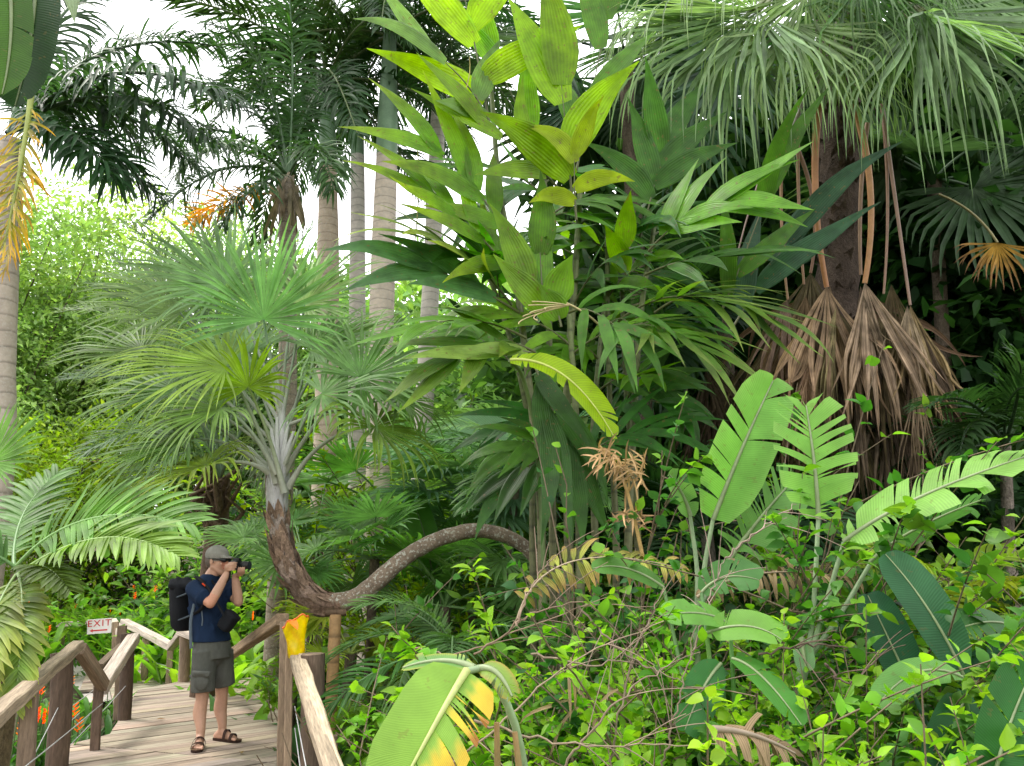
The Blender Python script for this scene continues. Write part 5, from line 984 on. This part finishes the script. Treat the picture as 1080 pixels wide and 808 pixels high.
paddle(root,(918,594,4.6),(950,560,4.5),(1035,528,4.3),V(-.3,-.5,1),50,(.06,.15,.03),104,[(856,690,4.5),(885,650,4.55),(918,594,4.6)],ns=30,tear=.4,droop=.8)
paddle(root,(845,672,4.4),(848,690,4.38),(850,705,4.35),V(-.3,-1,0),20,(.2,.32,.16),105,None,ns=10,tear=0)
rng=R_(106); base=gp(735,4.9); root=thing('banana_plant','banana plant with one upright oval leaf beside the torn ones','banana plant',base)
m=MB(); tube(m,spline([base,P(735,700,4.9),P(740,620,4.85)],10),.022,8,V(.2,.26,.14)); m.build('stem',MRIB,root)
paddle(root,(752,548,4.8),(782,470,4.75),(815,402,4.8),V(.1,-1,.15),58,BG1,107,[(740,620,4.85),(745,585,4.83),(752,548,4.8)],ns=40,tear=.12,droop=.2,open_=.05,edge=(.2,.33,.12),lp=(.5,.88,1,1,1,.97,.9,.74,.15))
paddle(root,(768,592,5.0),(800,545,5.0),(838,505,5.1),V(.1,-.9,.4),56,(.13,.25,.08),108,[(738,640,4.9),(752,615,4.95),(768,592,5.0)],ns=30,tear=.45,droop=.4,open_=.2)
paddle(root,(728,545,5.0),(722,520,5.0),(705,500,4.9),V(.1,-.9,.3),24,(.13,.24,.09),109,[(735,650,4.95),(735,600,5),(728,545,5.0)],ns=16,tear=.2,droop=.8)
def lone(label,seed,leaves,base,cat='plant',name='paddle_leaf_plant'):
    root=thing(name,label,cat,base); 
    for j,(a,b,c_,N,Wpx,cc,k) in enumerate(leaves):
        paddle(root,a,b,c_,N,Wpx,cc,seed+j,None,r0=.009,**k)
        m=MB(); tube(m,bez(base,(base+P(*a))/2+V(0,.05,.1),P(*a),10),np.linspace(.016,.010,10),6,np.asarray(cc)*1.1); m.build('stalk',MRIB,root)
    return root
lone('plant with two long dark blue-green leaves leaning at the right',110,[((1016,712,4.0),(985,640,4.0),(934,585,4.2),V(-.15,-1,.2),42,(.045,.12,.055),dict(tear=.03,ns=26,droop=.15)),((965,735,4.2),(945,690,4.2),(915,628,4.3),V(.1,-1,.2),44,(.035,.10,.05),dict(tear=.03,ns=26,droop=.15)),((1015,715,3.8),(965,690,3.8),(925,745,3.7),V(.0,-.6,.9),34,(.11,.23,.07),dict(tear=.02,ns=26,droop=.5)),((1030,705,4.1),(1060,680,4.1),(1085,720,4.0),V(0,-.5,.9),40,(.04,.11,.05),dict(tear=.05,droop=.5)),((1018,730,3.9),(1010,770,3.8),(985,812,3.7),V(0,-1,.3),50,(.03,.085,.04),dict(tear=.03,droop=.3))],gp(1010,4.1))
lone('plant with a large dark upright leaf at the bottom right corner',116,[((1046,830,3.0),(1058,770,3.0),(1092,700,3.1),V(-.2,-1,.2),58,(.045,.12,.04),dict(tear=.03,droop=.1)),((1065,660,4.3),(1040,650,4.2),(1000,668,4.1),V(0,-.7,.7),34,(.06,.14,.05),dict(tear=.1,droop=.4))],gp(1060,3.2))
lone('plant with glossy mid-green leaves drooping among the bright shrubs',121,[((772,695,3.9),(800,700,3.8),(845,765,3.6),V(.2,-.8,.7),32,(.08,.19,.045),dict(tear=.03,droop=.4)),((745,668,4.0),(790,650,3.9),(824,675,3.8),V(.1,-.8,.6),36,(.13,.25,.06),dict(tear=.08,droop=.5)),((770,660,4.1),(745,640,4.0),(700,650,3.9),V(0,-.7,.8),34,(.10,.22,.06),dict(tear=.06,droop=.5)),((760,700,3.9),(740,720,3.8),(722,770,3.7),V(.2,-.9,.4),40,(.06,.15,.05),dict(tear=.06,droop=.4)),((740,625,4.3),(760,600,4.3),(800,612,4.2),V(.1,-.8,.6),34,(.10,.2,.07),dict(tear=.15,droop=.5)),((700,620,4.6),(660,590,4.6),(625,600,4.5),V(.1,-.7,.8),24,(.09,.18,.05),dict(tear=.1,droop=.5))],gp(765,4.0))
# bottom centre leaf with yellow and brown edge
rng=R_(131); base=gp(560,3.1,-.1); root=thing('banana_plant','cut banana leaf hanging down, right half yellow and brown','banana plant',base)
paddle(root,(492,708,2.9),(474,735,2.75),(424,828,2.6),V(.12,-.85,.55),90,(.155,.27,.065),132,[(560,850,3.1),(545,770,3.05),(524,722,3.0),(508,706,2.95),(492,708,2.9)],ns=40,tear=.30,tear2=.07,droop=.35,open_=.09,brown=(-1,((.46,.36,.08),(.24,.12,.05)),(.02,.85),.30),rib=(.33,.38,.12),lp=(.75,.95,1,1,1,1,.9,.7,.3),fold=.12)
paddle(root,(500,706,2.95),(470,690,3.0),(425,705,3.05),V(.1,-.5,.9),26,(.13,.25,.09),133,None,ns=20,tear=.2,droop=.4,edge=(.5,.4,.1))
paddle(root,(505,706,2.95),(525,700,2.9),(540,735,2.85),V(0,-.7,.7),26,(.14,.22,.06),134,None,ns=16,tear=.2,droop=.6,edge=(.3,.14,.05))
for a,b in (((525,812,2.95),(524,762,2.95)),((548,812,2.9),(543,772,2.9))):
    m=MB(); tube(m,[P(*a)+V(0,0,-.3),P(*a),P(*b)],[.014,.012,.010],7,V(.16,.2,.06),V(.26,.16,.07)); m.build('cut_stalk',MRIB,root)

# ================================================================== light green shrubs and twigs (front right)
def sh(px,Y,top,label,seed,c=(.085,.19,.028),c2=None,leaf=.075,lw=.05,nb=14,dens=22,spread=.75,lean=V(0,0,0),dz=0.,**k):
    b=gp(px,Y,dz); h=max(.35,P(px,top,Y)[2]-b[2]); return shrub('shrub',label,'shrub',b,R_(seed),h*1.02,spread,int(nb*1.35),leaf*.92,lw*.92,c,c2,int(dens*1.3),lean,None,**k)
LG=(.115,.25,.035); LG2=(.20,.33,.05); MG2=(.06,.15,.03)
sh(495,5.0,605,'leafy shrub with round green leaves right of the snaking palm trunk',141,LG,MG2,.075,.055,13,18)
sh(590,4.7,590,'straggly bright shrub with bare twigs in front of the canes',142,LG,MG2,.075,.05,12,14,arch=.9)
sh(680,4.5,566,'tall bright green shrub below the dried brown flower stalk',143,LG,LG2,.085,.055,18,26)
sh(745,4.4,590,'bright shrub leaning against the oval banana leaf',144,LG,LG2,.085,.055,12,20)
sh(640,3.7,690,'low twiggy shrub with small green leaves at bottom centre',145,MG2,LG,.07,.05,12,16,arch=1.0)
sh(725,3.4,655,'yellow-green shrub front of the drooping glossy leaves',146,LG,LG2,.08,.052,14,22)
sh(770,3.1,735,'small bright shrub at the bottom edge by the dry crumpled leaf',147,LG2,LG,.054,.038,14,24)
sh(880,3.3,672,'bushy yellow-green shrub under the banana stems',148,LG2,LG,.058,.040,26,36)
sh(955,3.2,690,'bushy light green shrub right of the banana stems at the bottom edge',149,LG,LG2,.056,.039,26,36)
sh(860,5.0,600,'dark leafy shrub behind the banana stem',150,MG2,(.05,.12,.03),.075,.055,16,28)
sh(810,5.2,640,'dull green shrub between the two banana plants',151,MG2,(.05,.12,.03),.08,.055,14,26)
sh(905,4.6,640,'low dark shrub below the long blue-green leaves',152,(.045,.11,.03),MG2,.07,.05,16,26)
sh(895,6.0,455,'pale sprig of shrub leaves right of the torn banana leaf',153,(.11,.24,.05),LG,.10,.075,5,9,.22,start=.72)
sh(560,3.9,735,'shadowy low shrub left of the bottom twigs',154,(.05,.12,.03),MG2,.06,.045,12,20)
sh(1035,5.3,560,'broad-leaved dark shrub at the right edge',155,(.045,.11,.025),(.06,.14,.03),.17,.10,12,12)
sh(1000,5.6,640,'dark shrub with long thin leaves at the lower right',156,(.05,.11,.03),None,.22,.03,12,14)
sh(700,5.5,520,'dark climbing shrub among the canes',157,(.04,.10,.03),MG2,.085,.06,12,18,.4)
sh(615,5.6,520,'thin climbing vine with heart leaves on the canes',158,(.06,.14,.05),MG2,.075,.065,6,14,.25)
sh(650,3.5,700,'leafy bright shrub left of the crumpled dry leaf',180,LG,LG2,.062,.043,18,28)
sh(585,3.4,720,'leafy bright shrub right of the cut banana leaf',181,LG,MG2,.062,.043,16,26)
sh(800,3.5,690,'bright shrub in front of the main banana stem',182,LG2,LG,.062,.043,18,28)
sh(700,4.0,640,'bright shrub behind the reddish dry stems',183,LG,LG2,.07,.047,18,28)
sh(530,4.2,650,'bright shrub behind the cut banana leaf',184,LG,LG2,.065,.045,16,26)
sh(1000,3.5,705,'bright shrub before the dark upright leaves at the lower right',185,LG,LG2,.06,.042,16,26)
def dead_branch(label,curves,seed,c=(.20,.14,.10),r=.0055):
    rng=R_(seed); a0=P(*curves[0][0]); root=thing('dead_branch',label,'branch',a0); 
    for cvp in curves:
        m=MB(); cv=spline([P(*q) for q in cvp],24); cv[1:-1]+=rng.normal(0,.006,(22,3)); tube(m,cv,np.linspace(r,r*.35,24),6,np.asarray(c)*(.8+.4*rng.random()))
        for k in range(5):
            i=rng.integers(6,22); d=nz(cv[i]-cv[i-1])+rng.normal(0,.6,3); tube(m,fall(cv[i],d,.15+.25*rng.random(),.4,8),np.linspace(r*.45,.0015,8),4,np.asarray(c),caps=False)
        m.build('twig',MTWIG,root)
dead_branch('bare brown twigs arching from the cut banana leaf up to the right',[[(436,684,4.2),(480,690,4.0),(560,660,3.9),(640,630,3.9)],[(500,690,3.9),(580,640,3.8),(690,640,3.8)],[(545,660,3.8),(560,620,3.9),(580,590,4.0)]],161)
dead_branch('long pale twig crossing the shadowy gap at bottom centre',[[(470,815,3.4),(520,770,3.3),(610,695,3.4),(700,655,3.5)],[(590,815,3.2),(650,740,3.2),(720,690,3.4)],[(500,760,3.2),(600,785,3.1),(760,785,3.1)]],162,(.24,.18,.13))
dead_branch('tangle of reddish dry stems below the dried flower stalk',[[(640,815,3.6),(665,700,3.6),(700,620,3.8)],[(700,812,3.5),(715,740,3.5),(735,660,3.6)],[(610,640,3.8),(660,690,3.6),(720,720,3.4)],[(560,690,3.7),(640,700,3.6),(690,650,3.6)]],163,(.19,.145,.105))
dead_branch('thin bare stem slanting up between the two banana plants',[[(765,588,4.3),(800,560,4.3),(840,532,4.4)],[(730,700,4.2),(745,640,4.2),(765,588,4.3)]],164,(.30,.22,.18),.006)
dead_branch('dark thin stem curving through the shrubs under the banana',[[(800,690,3.8),(860,680,3.8),(930,690,3.9)],[(870,700,3.7),(895,720,3.6),(930,690,3.6)]],165,(.13,.09,.07),.006)
# dried leaves
def dried(label,seed,fn,base,name='dried_leaf'):
    root=thing(name,label,'dry leaf',base); fn(root,R_(seed)); return root
def d1(root,rng):
    m=MB(); cv=pb3((545,655,5.0),(570,560,5.0),(720,600,4.8),20); frond(m,cv,V(0,-.8,.7),22,.20,.04,75,50,1.6,-.15,.12,.008,V(.17,.19,.05),V(.26,.15,.08),V(.33,.25,.17),rng,5,jit=.3,var=.3); m.build('blade',[MDRY,MRIB],root)
dried('arching half-dead frond with yellow and brown leaflets before the canes',171,d1,P(545,655,5.0))
def d2(root,rng):
    m=MB(); tube(m,spline([P(684,620,5.0),P(672,560,5.0),P(655,500,5.0),P(632,470,5.0)],14),np.linspace(.014,.008,14),6,V(.36,.24,.09)); m.build('stalk',MTWIG,root)
    for cx,cy in ((655,490),(668,545),(640,478),(672,500)):
        m=MB(); k=26; p=np.repeat(P(cx,cy,5.0)[None],k,0)+rng.normal(0,.03,(k,3)); ribbons(m,p,rng.normal(0,1,(k,3))+V(-.1,-.3,-.1),V(0,-1,.3),.17,.012,5,.8,0,STRAP,VX,V(.33,.235,.13),V(.25,.175,.10),0,rng,.7,.25); m.build('dry_spray',MDRY,root)
dried('dried brown flower stalk with spidery sprays above the shrubs',172,d2,P(684,620,5.0),'dried_flower_stalk')
def d3(root,rng):
    m=MB(); cv=pb3((735,630,4.6),(790,588,4.6),(905,612,4.7),18); frond(m,cv,V(0,-.8,.5),30,.16,.03,80,60,2.2,-.2,.05,.010,V(.22,.16,.10),V(.18,.125,.08),V(.26,.19,.12),rng,5,jit=.4,var=.3); m.build('blade',[MDRY,MRIB],root)
dried('long brown withered frond lying across the shrubs behind the banana stems',173,d3,P(735,630,4.6))
def d4(root,rng):
    m=MB(); banana(m,pb3((748,770,3.0),(790,768,3.0),(838,795,3.0),14),V(.1,-.7,.7),.20,rng,(.17,.125,.08),ns=22,tear=.5,droop=3.6,rib=(.22,.17,.12),open_=.3); m.build('blade',[MDRY,MRIB],root)
dried('crumpled dry brown leaf at the bottom edge',174,d4,P(748,770,3.0))
def d5(root,rng):
    m=MB(); k=13; p=np.array([P(rng.uniform(590,700),rng.uniform(690,760),rng.uniform(3.9,4.6)) for _ in range(k)]); ribbons(m,p,rng.normal(0,1,(k,3))*V(1,.6,.4)+V(0,0,-.6),V(0,-1,.3),.30,.016,6,1.2,0,STRAP,VX,V(.25,.19,.12),V(.2,.145,.09),0,rng,.6,.3); m.build('blade',MDRY,root)
dried('dry brown grassy litter caught in the twigs at bottom centre',175,d5,P(640,740,4.2),'dried_litter')

# ================================================================== understory of the middle and left
def fp(px,Y,cy,label,seed,R=.55,c=(.08,.15,.05),nf=11,pl=.7,**k): 
    b=gp(px,Y); return fan_palm('fan_palm',label,b,P(px,cy,Y),R_(seed),nf,pl,R,c,.05,None,k.pop('grav',1.2),k.pop('nseg',26),k.pop('spread',250),**k)
fp(395,8.6,590,'low fan palm with pale leaves behind the bend of the snaking trunk',201,.62,(.12,.21,.09),12,.6)
fp(320,8.9,600,'low fan palm with pale drooping leaves right of the photographer',202,.6,(.14,.24,.09),11,.65,el=(-.1,1.2))
fp(470,8.4,640,'dark fan palm under the arch of the snaking trunk',203,.6,(.10,.19,.06),11,.6)
fp(500,9.5,540,'blue-green fan palm left of the canes',204,.75,(.15,.25,.16),12,.7,el=(0,1.3))
fp(415,10.5,545,'fan palm with stiff green leaves at the foot of the thick royal palm',205,.8,(.10,.19,.06),10,.8,spread=190,grav=.4,el=(.2,1.4))
fp(540,8.6,600,'fan palm with thin leaves in shade beside the canes',206,.62,(.09,.18,.06),10,.6)
fp(370,7.9,690,'low fan palm with yellow-green leaf under the snaking trunk',207,.42,(.20,.25,.05),8,.35,el=(.1,1.2))
fp(585,10.5,490,'tall pale fan palm seen between the canes',208,.8,(.13,.23,.10),12,.8)
fp(335,11.5,560,'fan palm among the royal palm trunks',209,.8,(.10,.19,.07),11,.7)
feather_palm('feather_palm','small pale feather palm left of the canes under the torn leaf',gp(545,8.9),P(545,500,8.9),R_(211),13,1.5,(.15,.26,.11),.05,.40,.03,34,None,None,1.3,(.1,1.3),tmat=MBARK)
feather_palm('feather_palm','low feather palm in shade behind the cut banana leaf',gp(470,6.2),P(480,690,6.2),R_(212),10,1.1,(.08,.16,.05),.04,.34,.025,30,None,None,1.5,(.1,1.2),tmat=MBARK)
feather_palm('feather_palm','yellow-green feather frond palm right of the blue-green leaves',gp(965,6.0),P(985,640,6.0),R_(213),9,1.1,(.17,.23,.03),.05,.34,.045,20,None,None,1.2,(.0,1.0),tmat=MBARK,lgrav=1.2)
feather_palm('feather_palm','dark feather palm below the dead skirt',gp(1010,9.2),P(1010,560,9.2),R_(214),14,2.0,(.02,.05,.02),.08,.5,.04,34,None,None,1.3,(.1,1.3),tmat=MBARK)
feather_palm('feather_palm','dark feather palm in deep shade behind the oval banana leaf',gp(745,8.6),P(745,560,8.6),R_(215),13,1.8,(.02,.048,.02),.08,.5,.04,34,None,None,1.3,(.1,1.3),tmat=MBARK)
lone('banana plant with a wide pale leaf in the gap left of the canes',216,[((590,470,9.6),(540,440,9.5),(470,470,9.4),V(0,-.7,.8),60,(.12,.22,.12),dict(tear=.06,droop=.4)),((560,500,9.6),(545,520,9.5),(520,580,9.4),V(0,-.8,.6),40,(.09,.19,.07),dict(tear=.1))],gp(575,9.6),'banana plant','banana_plant')
lone('banana plant with upright leaves above the arch of the snaking trunk',219,[((455,600,9.0),(450,560,9.0),(430,515,9.0),V(.1,-1,.2),26,(.10,.22,.06),dict(tear=.1)),((460,600,9.1),(480,550,9.1),(520,520,9.1),V(0,-.9,.4),24,(.10,.21,.06),dict(tear=.1)),((455,600,9),(470,620,8.9),(462,660,8.8),V(0,-.9,.4),24,(.09,.19,.06),dict(tear=.1))],gp(456,9.0),'banana plant','banana_plant')
sh(468,11.0,500,'bright yellow-green bush between the rough royal palm trunk and the canes',161,(.22,.32,.03),(.28,.36,.04),.12,.05,20,30,.5)
sh(408,14.5,430,'yellow-green bush seen between the royal palm trunks',166,(.20,.30,.03),(.25,.34,.05),.15,.07,20,30,.5)
def sc(px,Y,label,seed,n=24,h=1.0,w=.08,c=(.09,.2,.04),c2=None,fl=0,dz=0,cat='plant',name='ginger_clump',**k):
    return strap_clump(name,label,cat,gp(px,Y,dz),R_(seed),n,h,w,c,c2,fl,**k)
BR1=(.15,.30,.05); BR2=(.22,.36,.06)
sc(165,16,'bright green ginger bed right behind the EXIT sign rail',301,40,1.7,.13,BR1,BR2,6,spread=.8)
sc(215,13.5,'bright ginger clump behind the backpack',302,36,1.5,.12,BR1,BR2,4,spread=.8)
sc(120,18,'far bright ginger bed above the EXIT sign',303,40,1.9,.14,BR1,BR2,5,spread=.9)
sc(255,12.5,'bright wide-leaved ginger clump by the photographer\'s knees',304,32,1.3,.13,BR1,BR2,3,spread=.8)
sc(285,10.8,'light green ginger clump behind the sloping brown handrail',305,30,1.2,.13,BR1,BR2,0,spread=.8)
sc(320,9.2,'ginger clump with broad grey-green leaves behind the log post',306,26,1.0,.13,(.09,.18,.08),BR1,0,spread=.8,prof=OVATE)
sc(275,9.3,'low broad-leaved plant at the far edge of the boardwalk',307,18,.7,.13,(.09,.18,.08),BR1,0,spread=.9,prof=OVATE)
sc(80,20,'far green bed left of the EXIT sign',308,40,1.8,.14,BR1,BR2,5,spread=.9)
sc(40,15,'green bed behind the left palm',309,36,1.5,.13,BR1,BR2,4,spread=.9)
sc(200,19,'distant ginger bed above the far handrail',310,40,2.1,.15,BR1,BR2,4,spread=.9)
OR=(.80,.10,.03); HG=(.05,.13,.03)
sc(95,8.3,'heliconia clump with orange flowers in the V of the left rail',321,22,.95,.06,HG,(.07,.16,.04),9,cat='flowering plant',name='heliconia',spread=.7,fcol=OR)
sc(48,7.6,'heliconia clump with orange flowers behind the thick left log post',322,24,.95,.06,HG,(.07,.16,.04),9,cat='flowering plant',name='heliconia',spread=.7,fcol=OR)
sc(10,6.0,'heliconia clump with orange flowers at the bottom left corner',323,22,.85,.06,HG,(.07,.16,.04),9,cat='flowering plant',name='heliconia',spread=.7,fcol=OR)
sc(45,5.6,'dark heliconia leaves under the nearest left handrail',324,18,.6,.06,HG,None,5,cat='flowering plant',name='heliconia',spread=.7,fcol=OR)
sc(120,8.1,'low heliconia leaves lapping the boardwalk edge',325,12,.55,.06,(.06,.15,.05),None,1,cat='flowering plant',name='heliconia',spread=.9,fcol=OR)
sc(120,11.0,'heliconia clump by the pale path',326,20,.8,.06,(.07,.17,.04),None,6,cat='flowering plant',name='heliconia',spread=.7,fcol=OR)
DS=(.02,.055,.022)
sc(405,5.2,'dark green strap-leaved clump right of the bamboo prop',331,16,1.05,.10,DS,(.03,.08,.03),1,spread=.7,leaf0=.62,fcol=OR)
sc(375,4.6,'dark strap leaves low beside the right handrail',332,14,.75,.09,DS,(.03,.08,.03),2,spread=.8,leaf0=.6,fcol=OR)
sc(445,5.6,'deep green strap-leaved clump behind the cut banana leaf',333,16,.9,.09,DS,(.035,.09,.03),1,spread=.8,leaf0=.6)
sc(372,7.4,'green leafy clump under the bend of the snaking trunk',334,20,.8,.10,(.07,.16,.05),None,0,spread=.8)
sh(240,8.2,715,'small green weed at the boardwalk edge by the slab post',335,(.10,.2,.03),None,.05,.035,8,14) if 0 else None
shrub('shrub','small weed climbing the slab post','shrub',P(296,760,6.75),R_(336),.4,.35,6,.05,.035,(.10,.2,.03),None,10,V(-.1,0,.5))
# shrubs across the middle distance, right-hand ones with shade put into leaf colour
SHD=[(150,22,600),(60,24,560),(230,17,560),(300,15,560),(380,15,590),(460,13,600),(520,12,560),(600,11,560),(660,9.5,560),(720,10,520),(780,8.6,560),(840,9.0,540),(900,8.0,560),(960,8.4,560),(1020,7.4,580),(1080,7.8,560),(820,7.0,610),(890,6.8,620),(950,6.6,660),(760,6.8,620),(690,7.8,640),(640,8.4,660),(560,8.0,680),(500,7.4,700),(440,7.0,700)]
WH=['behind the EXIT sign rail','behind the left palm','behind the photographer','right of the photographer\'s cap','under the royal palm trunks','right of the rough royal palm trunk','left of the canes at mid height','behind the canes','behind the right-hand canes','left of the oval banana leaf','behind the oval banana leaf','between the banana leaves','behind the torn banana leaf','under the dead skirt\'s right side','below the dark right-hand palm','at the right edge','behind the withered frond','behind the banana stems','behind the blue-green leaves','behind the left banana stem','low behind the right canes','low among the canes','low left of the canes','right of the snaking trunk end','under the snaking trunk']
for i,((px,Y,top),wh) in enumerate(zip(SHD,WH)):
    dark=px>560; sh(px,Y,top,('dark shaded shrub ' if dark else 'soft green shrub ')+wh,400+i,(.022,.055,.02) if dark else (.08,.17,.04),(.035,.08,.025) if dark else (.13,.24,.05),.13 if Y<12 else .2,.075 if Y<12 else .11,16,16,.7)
# ================================================================== trees behind
def tr(px,Y,top,label,seed,cw=2.6,c=(.07,.13,.03),c2=None,nc=70,per=75,leaf=.2,bot=.35,**k):
    b=gp(px,Y,-.2); h=P(px,top,Y)[2]-b[2]; cz=h*(.5+bot/2); ch=h*(1-bot)/2*.95
    return tree('tree',label,'tree',b,h,(cw,cw,ch),cz,R_(seed),c,nc,per,leaf,.16,None,c2=c2,**k)
HAZE_GRN=(.22,.31,.12);  # far crowns lightened and greyed: distance haze put into leaf colour
tr(70,27,215,'pale bushy tree above the left palm',501,4.0,HAZE_GRN,(.30,.38,.15),150,150,0.16,.2,cup=.7)
tr(-30,24,215,'pale tree at the left edge beyond the ringed trunk',502,3.5,HAZE_GRN,(.28,.37,.14),140,150,0.16,.2,cup=.7)
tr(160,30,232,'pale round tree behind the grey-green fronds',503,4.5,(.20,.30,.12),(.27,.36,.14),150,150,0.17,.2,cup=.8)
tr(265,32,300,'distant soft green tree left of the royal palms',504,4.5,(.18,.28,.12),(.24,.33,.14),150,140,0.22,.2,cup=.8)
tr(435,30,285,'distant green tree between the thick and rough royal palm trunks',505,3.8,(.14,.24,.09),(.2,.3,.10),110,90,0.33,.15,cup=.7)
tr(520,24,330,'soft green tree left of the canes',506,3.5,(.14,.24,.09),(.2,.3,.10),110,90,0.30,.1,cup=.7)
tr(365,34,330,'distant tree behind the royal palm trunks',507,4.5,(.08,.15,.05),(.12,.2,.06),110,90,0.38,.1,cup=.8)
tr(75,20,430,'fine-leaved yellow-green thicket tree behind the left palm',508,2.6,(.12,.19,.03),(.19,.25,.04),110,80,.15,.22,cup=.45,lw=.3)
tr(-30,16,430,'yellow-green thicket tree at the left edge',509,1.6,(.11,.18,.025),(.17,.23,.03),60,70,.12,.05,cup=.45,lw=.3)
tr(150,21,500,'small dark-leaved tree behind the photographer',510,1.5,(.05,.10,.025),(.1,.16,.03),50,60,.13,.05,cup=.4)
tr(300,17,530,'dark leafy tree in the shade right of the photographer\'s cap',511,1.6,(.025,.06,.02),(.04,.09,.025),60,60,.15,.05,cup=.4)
SHADE_GRN=(.016,.042,.014); SHADE_GRN2=(.030,.072,.022)  # near-black greens: deep shade of the right side put into leaf colour
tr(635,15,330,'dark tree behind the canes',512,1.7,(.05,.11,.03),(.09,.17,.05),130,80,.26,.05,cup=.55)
tr(690,14,170,'dark tree behind the right-hand leaves of the cane palm',513,2.2,SHADE_GRN,SHADE_GRN2,130,80,.26,.05,cup=.55)
tr(775,13,215,'dark tree left of the shaggy palm trunk',514,1.9,SHADE_GRN,SHADE_GRN2,130,80,.26,.03,cup=.5)
tr(850,14,60,'tall dark tree behind the shaggy palm crown',515,2.0,SHADE_GRN,SHADE_GRN2,140,80,.26,.03,cup=.55)
tr(935,13,40,'tall dark tree right of the shaggy palm trunk',516,2.2,SHADE_GRN,SHADE_GRN2,150,80,.26,.03,cup=.55)
tr(1030,12,-40,'tall dark tree at the right behind the small fan palm',517,2.3,SHADE_GRN,SHADE_GRN2,160,80,.26,.03,cup=.55)
tr(1120,11,-40,'dark tree at the right edge',518,2.0,SHADE_GRN,SHADE_GRN2,140,80,.26,.03,cup=.5)
tr(830,11,430,'low dark tree behind the banana leaves',519,1.8,SHADE_GRN,SHADE_GRN2,80,60,.17,.0,cup=.45)
tr(960,10.6,440,'low dark tree behind the dead skirt',520,1.8,SHADE_GRN,SHADE_GRN2,80,60,.17,.0,cup=.45)
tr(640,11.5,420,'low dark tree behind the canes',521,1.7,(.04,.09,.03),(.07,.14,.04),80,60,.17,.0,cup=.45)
tr(1060,9.8,470,'low dark tree at the lower right edge',522,1.6,SHADE_GRN,SHADE_GRN2,80,60,.16,.0,cup=.45)
tr(520,13.5,560,'low shaded tree behind the blue-green fan palm',523,1.5,(.12,.22,.06),(.17,.28,.07),60,60,.15,.0,cup=.4)
tr(430,15,560,'low green tree behind the stiff fan palm',524,1.6,(.13,.23,.05),(.2,.3,.05),60,60,.15,.0,cup=.4)
m=MB(); fl_=G(278,741)+V(0,0,.03); ribbons(m,[fl_+V(-.12,-.05,0)],V(1,.35,.12),V(0,0,1),.30,.085,6,.3,0,OVATE,VX,V(.10,.22,.05)); tag(m.build('fallen_leaf',MSHRUB),'single green leaf lying on the planks by the slab post','leaf')
for q,(x_,y_,a_,cc_) in enumerate(((165,760,.4,(.2,.13,.06)),(255,796,2.,(.24,.16,.07)))):
    m=MB(); ribbons(m,[G(x_,y_)+V(0,0,.012)],V(math.cos(a_),math.sin(a_),.1),V(0,0,1),.09,.04,5,.4,0,OVATE,VX,V(*cc_)); tag(m.build('fallen_leaf',MDRY),('small dry brown leaf on the planks left of the photographer','small dry brown leaf on the planks in front of the right sandal')[q],'leaf')
# ground cover as one soft layer of little leaves
rng=R_(601); m=MB(); n=14000; x=rng.uniform(-14,14,n); y=rng.uniform(2.5,24,n); 
ok=~((x<.9+.0*y)&(x>-.34*y-2.4)&(y<8.8)); ok&=~((x>-6.8)&(x<-3.6)&(y>9)&(y<19)&(x<-.30*y))
x,y=x[ok],y[ok]; z=gz(x,y)+rng.random(len(x))*.16; scatter_leaves(m,np.stack([x,y,z],1),rng.normal(0,1,(len(x),3))*V(1,1,.2)+V(0,0,.5),rng,.16,.06,(.05,.115,.025),None,.9,3,.8)
struct(m.build('ground_cover',MSHRUB),'stuff')
